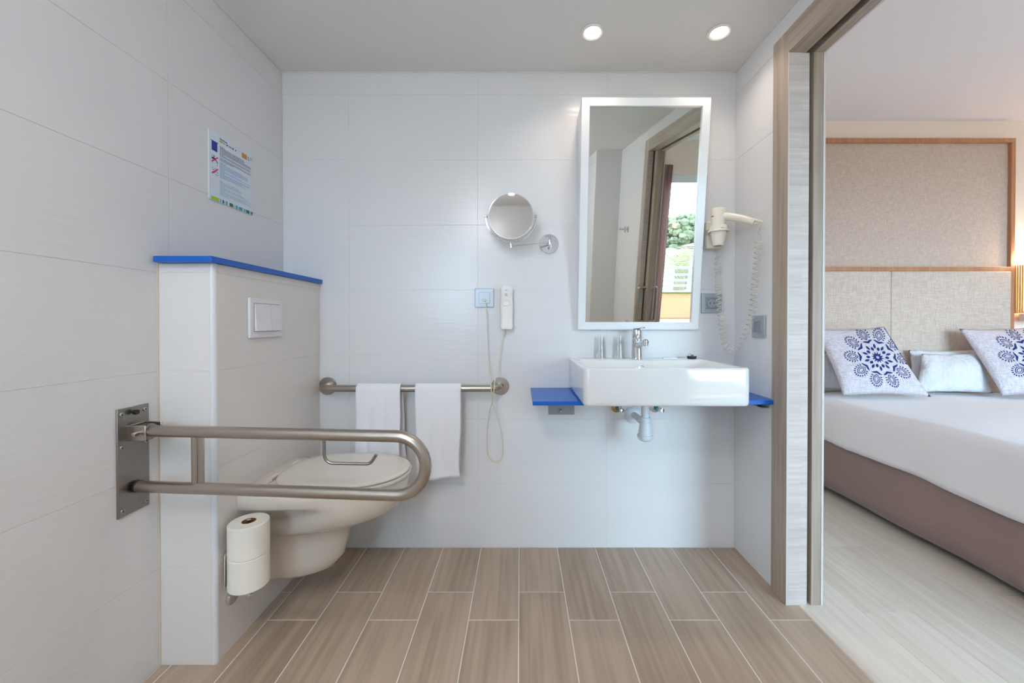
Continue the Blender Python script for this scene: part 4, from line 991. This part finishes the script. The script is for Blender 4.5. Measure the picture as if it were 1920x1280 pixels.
def dm(a, b):
    k = (round(a, 4), round(b, 4))
    if k not in _cache:
        q = A0+e1*(a*SA)+e2*((b-.10*(1-0*b))*SB); s_, t_ = inv(q.x, q.y); _cache[k] = pos(s_, t_, 1, .0012)
    return _cache[k]
pm = MB()
def poly(pts): pm.add([dm(*p) for p in pts], [tuple(range(len(pts)))])
def strip(A, B, closed=True):
    n = len(A); k = n if closed else n-1
    pm.add([dm(*p) for p in A]+[dm(*p) for p in B], [(i, (i+1) % n, (i+1) % n+n, i+n) for i in range(k)])
def rot(p, a): return (p[0]*math.cos(a)-p[1]*math.sin(a), p[0]*math.sin(a)+p[1]*math.cos(a))
outer = [((.185 if k % 2 == 0 else .105)*math.cos(PI*k/12), (.185 if k % 2 == 0 else .105)*math.sin(PI*k/12)) for k in range(24)]
inner = [(.042*math.cos(PI*k/12), .042*math.sin(PI*k/12)) for k in range(24)]
strip(outer, inner)
def drop(cx_, w, l, sharp=1.0, n=10):   # pointed oval lying along +x
    up = [(cx_-l/2+l*k/n, w/2*math.sin(PI*k/n)**sharp) for k in range(n+1)]
    return up+[(x, -y) for x, y in up[-2:0:-1]]
for k in range(10):
    a = 2*PI*k/10+.1
    poly([rot(p, a) for p in drop(.27, .085, .12, .7)])
    poly([rot(p, a+PI/10) for p in drop(.345, .07, .17)])
    # wave bracket
    W1, W2 = [], []
    for i in range(13):
        s_ = -1+2*i/12; ang = s_*.275; r0 = .445+.095*abs(s_)**1.3; th = .062*(1-abs(s_)**2.5)+.008
        W1.append((r0*math.cos(ang), r0*math.sin(ang))); W2.append(((r0+th)*math.cos(ang), (r0+th)*math.sin(ang)))
    strip([rot(p, a) for p in W1], [rot(p, a) for p in W2], False)
    # eye: two pointed rings
    for (l, w, th) in ((.34, .205, .020), (.225, .115, .017)):
        O = drop(.715, w, l, .9, 12); I = [(.715+(x-.715)*(1-2*th/l*1.5), y*(1-2*th/w)) for x, y in O]
        strip([rot(p, a) for p in O], [rot(p, a) for p in I])
    # fringe of drops round the outer end
    for i in range(13):
        t_ = -1+2*i/12; an = t_*2.2; cxx = .735+.205*math.cos(an); cyy = .150*math.sin(an)
        d_ = drop(0, .036, .075, .8, 5); dirn = math.atan2(math.sin(an)*.8, math.cos(an)+.35)
        poly([rot((cxx+rot(p, dirn)[0], cyy+rot(p, dirn)[1]), a) for p in d_])
pm.build('printed_medallion', 'navy', cu, smooth=False)
cu2 = copy_tree(cu); cu2.location.x += .978; cu2['label'] = 'linen cushion with navy medallion print, right one cut by the picture edge'
# white pillows
def pil(cx_px, lab, th, seedn, wr=.15):
    c = [WY(*q) for q in cx_px]; nn = ((c[1]-c[0]).cross(c[3]-c[0])).normalized(); nn = -nn if nn.y > 0 else nn
    o, _ = cushion('pillow', c, th, 'pillow', nn, parent=None, pin=.5, wr=wr, seedn=seedn); o.name = 'pillow'; tag(o, lab, 'pillow', 'white pillows on the bed'); return o
pil([(1712, 736, 2.545), (1862, 737, 2.545), (1840, 661, 2.64), (1728, 663, 2.64)], 'creased white pillow lying between the two printed cushions', .12, 4, .22)
pil([(1705, 722, 2.70), (1850, 722, 2.70), (1845, 655, 2.72), (1703, 656, 2.72)], 'white pillow at the back, behind the creased one, against the headboard', .07, 9, .05)
pil([(1465, 730, 2.64), (1600, 730, 2.64), (1590, 660, 2.69), (1480, 660, 2.69)], 'white pillow behind the left printed cushion, mostly hidden', .11, 5, .08)

# wall lamp beside the headboard
LX = hr+.09; lz0 = WY(1912, 587, 2.74).z; lz1 = WY(1912, 496, 2.74).z
wl_ = thing('wall_lamp', (LX, BW, lz0), 'lit wicker wall lamp at the right edge beside the headboard', 'lamp')
m = MB(); nsl = 26
for k in range(nsl):
    a = PI*k/(nsl-1); x = LX-.078*math.cos(a); y = BW-.006-.085*math.sin(a)
    m.lathe([(.0046, 0), (.0046, lz1-lz0)], (x, y, lz0), seg=6)
m.build('wicker_shade', 'wicker', wl_)
MB().lathe([(.03, .0), (.03, lz1-lz0-.05)], (LX, BW-.04, lz0+.02), seg=16).build('bulb', 'glow', wl_)
MB().lathe([(.070, -.055), (.072, -.004)], (LX, BW-.005-.0725, lz0), seg=24).build('lower_diffuser', 'white_pl', wl_)
lp = bpy.data.lights.new('wall_lamp_light', 'POINT'); lp.energy = 6.5; lp.color = (1, .68, .40); lp.shadow_soft_size = .05
lo = bpy.data.objects.new('wall_lamp_light', lp); COL.objects.link(lo); lo.location = (LX, BW-.05, lz1+.05)

# ------------------------------------------------------------------ outside: balcony, railing, trees
bd = MB().box(1.0, 6.0, -3.0, BYN-.1, -.15, -.01).build('balcony_floor', 'terra', None, smooth=False); bd['kind'] = 'structure'
pb = thing('balcony_parapet', (3.4, -2.95, 0), 'orange rendered balcony parapet with green cap tiles, seen in the mirror', 'parapet')
MB().box(1.0, 6.0, -3.0, -2.88, 0, .42).build('parapet_wall', 'terra', pb, smooth=False)
for k in range(16):
    MB().box(1.0+k*.3125+.003, 1.0+(k+1)*.3125-.003, -3.02, -2.86, .42, .445).build('cap_tile', 'greentile', pb, bevel=.004)
rlg = thing('balcony_railing', (3.4, -2.94, .445), 'white horizontal bar railing on the balcony parapet, seen in the mirror', 'railing')
for z in (.52, .61, .70, .81):
    MB().box(1.0, 6.0, -2.955, -2.925, z, z+(.035 if z < .8 else .05)).build('rail_bar', 'rail_w', rlg, bevel=.003)
for x in (1.1, 2.3, 3.5, 4.7, 5.9): MB().box(x, x+.04, -2.96, -2.92, .445, .82).build('rail_post', 'rail_w', rlg, bevel=.003)
g = MB().box(-40, 60, -90, -3.4, -3.6, -3.5).build('ground', 'ground', None, smooth=False); g['kind'] = 'structure'
def pine(c, r, lab, trunkz=-3.5, seedn=1, nc=330):
    rnd = random.Random(seedn); t = thing('pine_tree', (c[0], c[1], trunkz), lab, 'tree'); m = MB()
    for i in range(nc):
        a = rnd.uniform(0, 2*PI); el = rnd.uniform(-.5, 1.4); q = r*rnd.uniform(.55, .95)
        p = (c[0]+q*math.cos(a)*math.cos(el), c[1]+q*math.sin(a)*math.cos(el), c[2]+q*.65*math.sin(el))
        m.sphere(p, r*rnd.uniform(.07, .15), 6, 4, (1, 1, .75))
    for v in m.v: v += Vector((rnd.uniform(-1, 1), rnd.uniform(-1, 1), rnd.uniform(-1, 1)))*r*.025
    m.build('crown', 'pine', t, smooth=False)
    MB().tube([(c[0], c[1], trunkz), (c[0]+.1, c[1], c[2])], [r*.09, r*.05], 10).build('trunk', 'bark', t)
pine((13.5, -29, .7), 2.7, 'round-crowned pine tree beyond the balcony, seen in the mirror')
pine((19.5, -38, -.6), 3.6, 'lower spreading pine tree right of the round-crowned one, seen in the mirror', seedn=5)
pine((6.0, -24, -.6), 2.6, 'pine tree left of the round-crowned one outside the balcony', seedn=8)
def palm(c, lab, seedn=2, R=1.5):
    rnd = random.Random(seedn); t = thing('palm_tree', (c[0], c[1], -3.5), lab, 'tree')
    MB().tube([(c[0], c[1], -3.5), (c[0], c[1], c[2])], .14, 10).build('trunk', 'bark', t)
    for k in range(16):
        a = 2*PI*k/16+rnd.uniform(-.1, .1); el = rnd.uniform(.3, 1.1); L_ = R*rnd.uniform(.8, 1.1); m = MB(); prev = None
        for i in range(22):
            q = i/21; h = L_*q; x = c[0]+math.cos(a)*h*math.cos(el*(1-q*.6)); y = c[1]+math.sin(a)*h*math.cos(el*(1-q*.6)); z = c[2]+math.sin(el)*h-.55*R*q*q*1.1
            p = Vector((x, y, z))
            if prev is not None:
                s_ = Vector((-math.sin(a), math.cos(a), 0)); ll = .38*R*math.sin(PI*min(.97, q*.9+.08))
                d_ = (p-prev).normalized()
                for sg_ in (-1, 1):
                    tip = p+s_*sg_*ll*.8+d_*ll*.5+Vector((0, 0, -.25*ll)); m.add([p-d_*.018, p+d_*.018, tip], [(0, 1, 2)])
            prev = p
        m.build('frond', 'palm', t, smooth=False)
palm((4.1, -6.6, .45), 'palm tree with arching fronds just beyond the balcony railing, seen in the mirror', R=1.7)
hs = thing('house', (22, -48, -3.5), 'pale low house behind the trees, seen in the mirror', 'house')
MB().box(8, 34, -54, -48, -3.5, .2).build('house_wall', 'house', hs, smooth=False)
MB().loft([[(7.5, -54.5, .2), (7.5, -47.5, .2), (7.5, -51, 1.4)], [(34.5, -54.5, .2), (34.5, -47.5, .2), (34.5, -51, 1.4)]]).build('roof', 'roof', hs, smooth=False)
for k in range(8): MB().box(9.5+k*3, 11+k*3, -48.05, -47.95, -1.4, -.2).build('window', 'dark', hs, smooth=False)
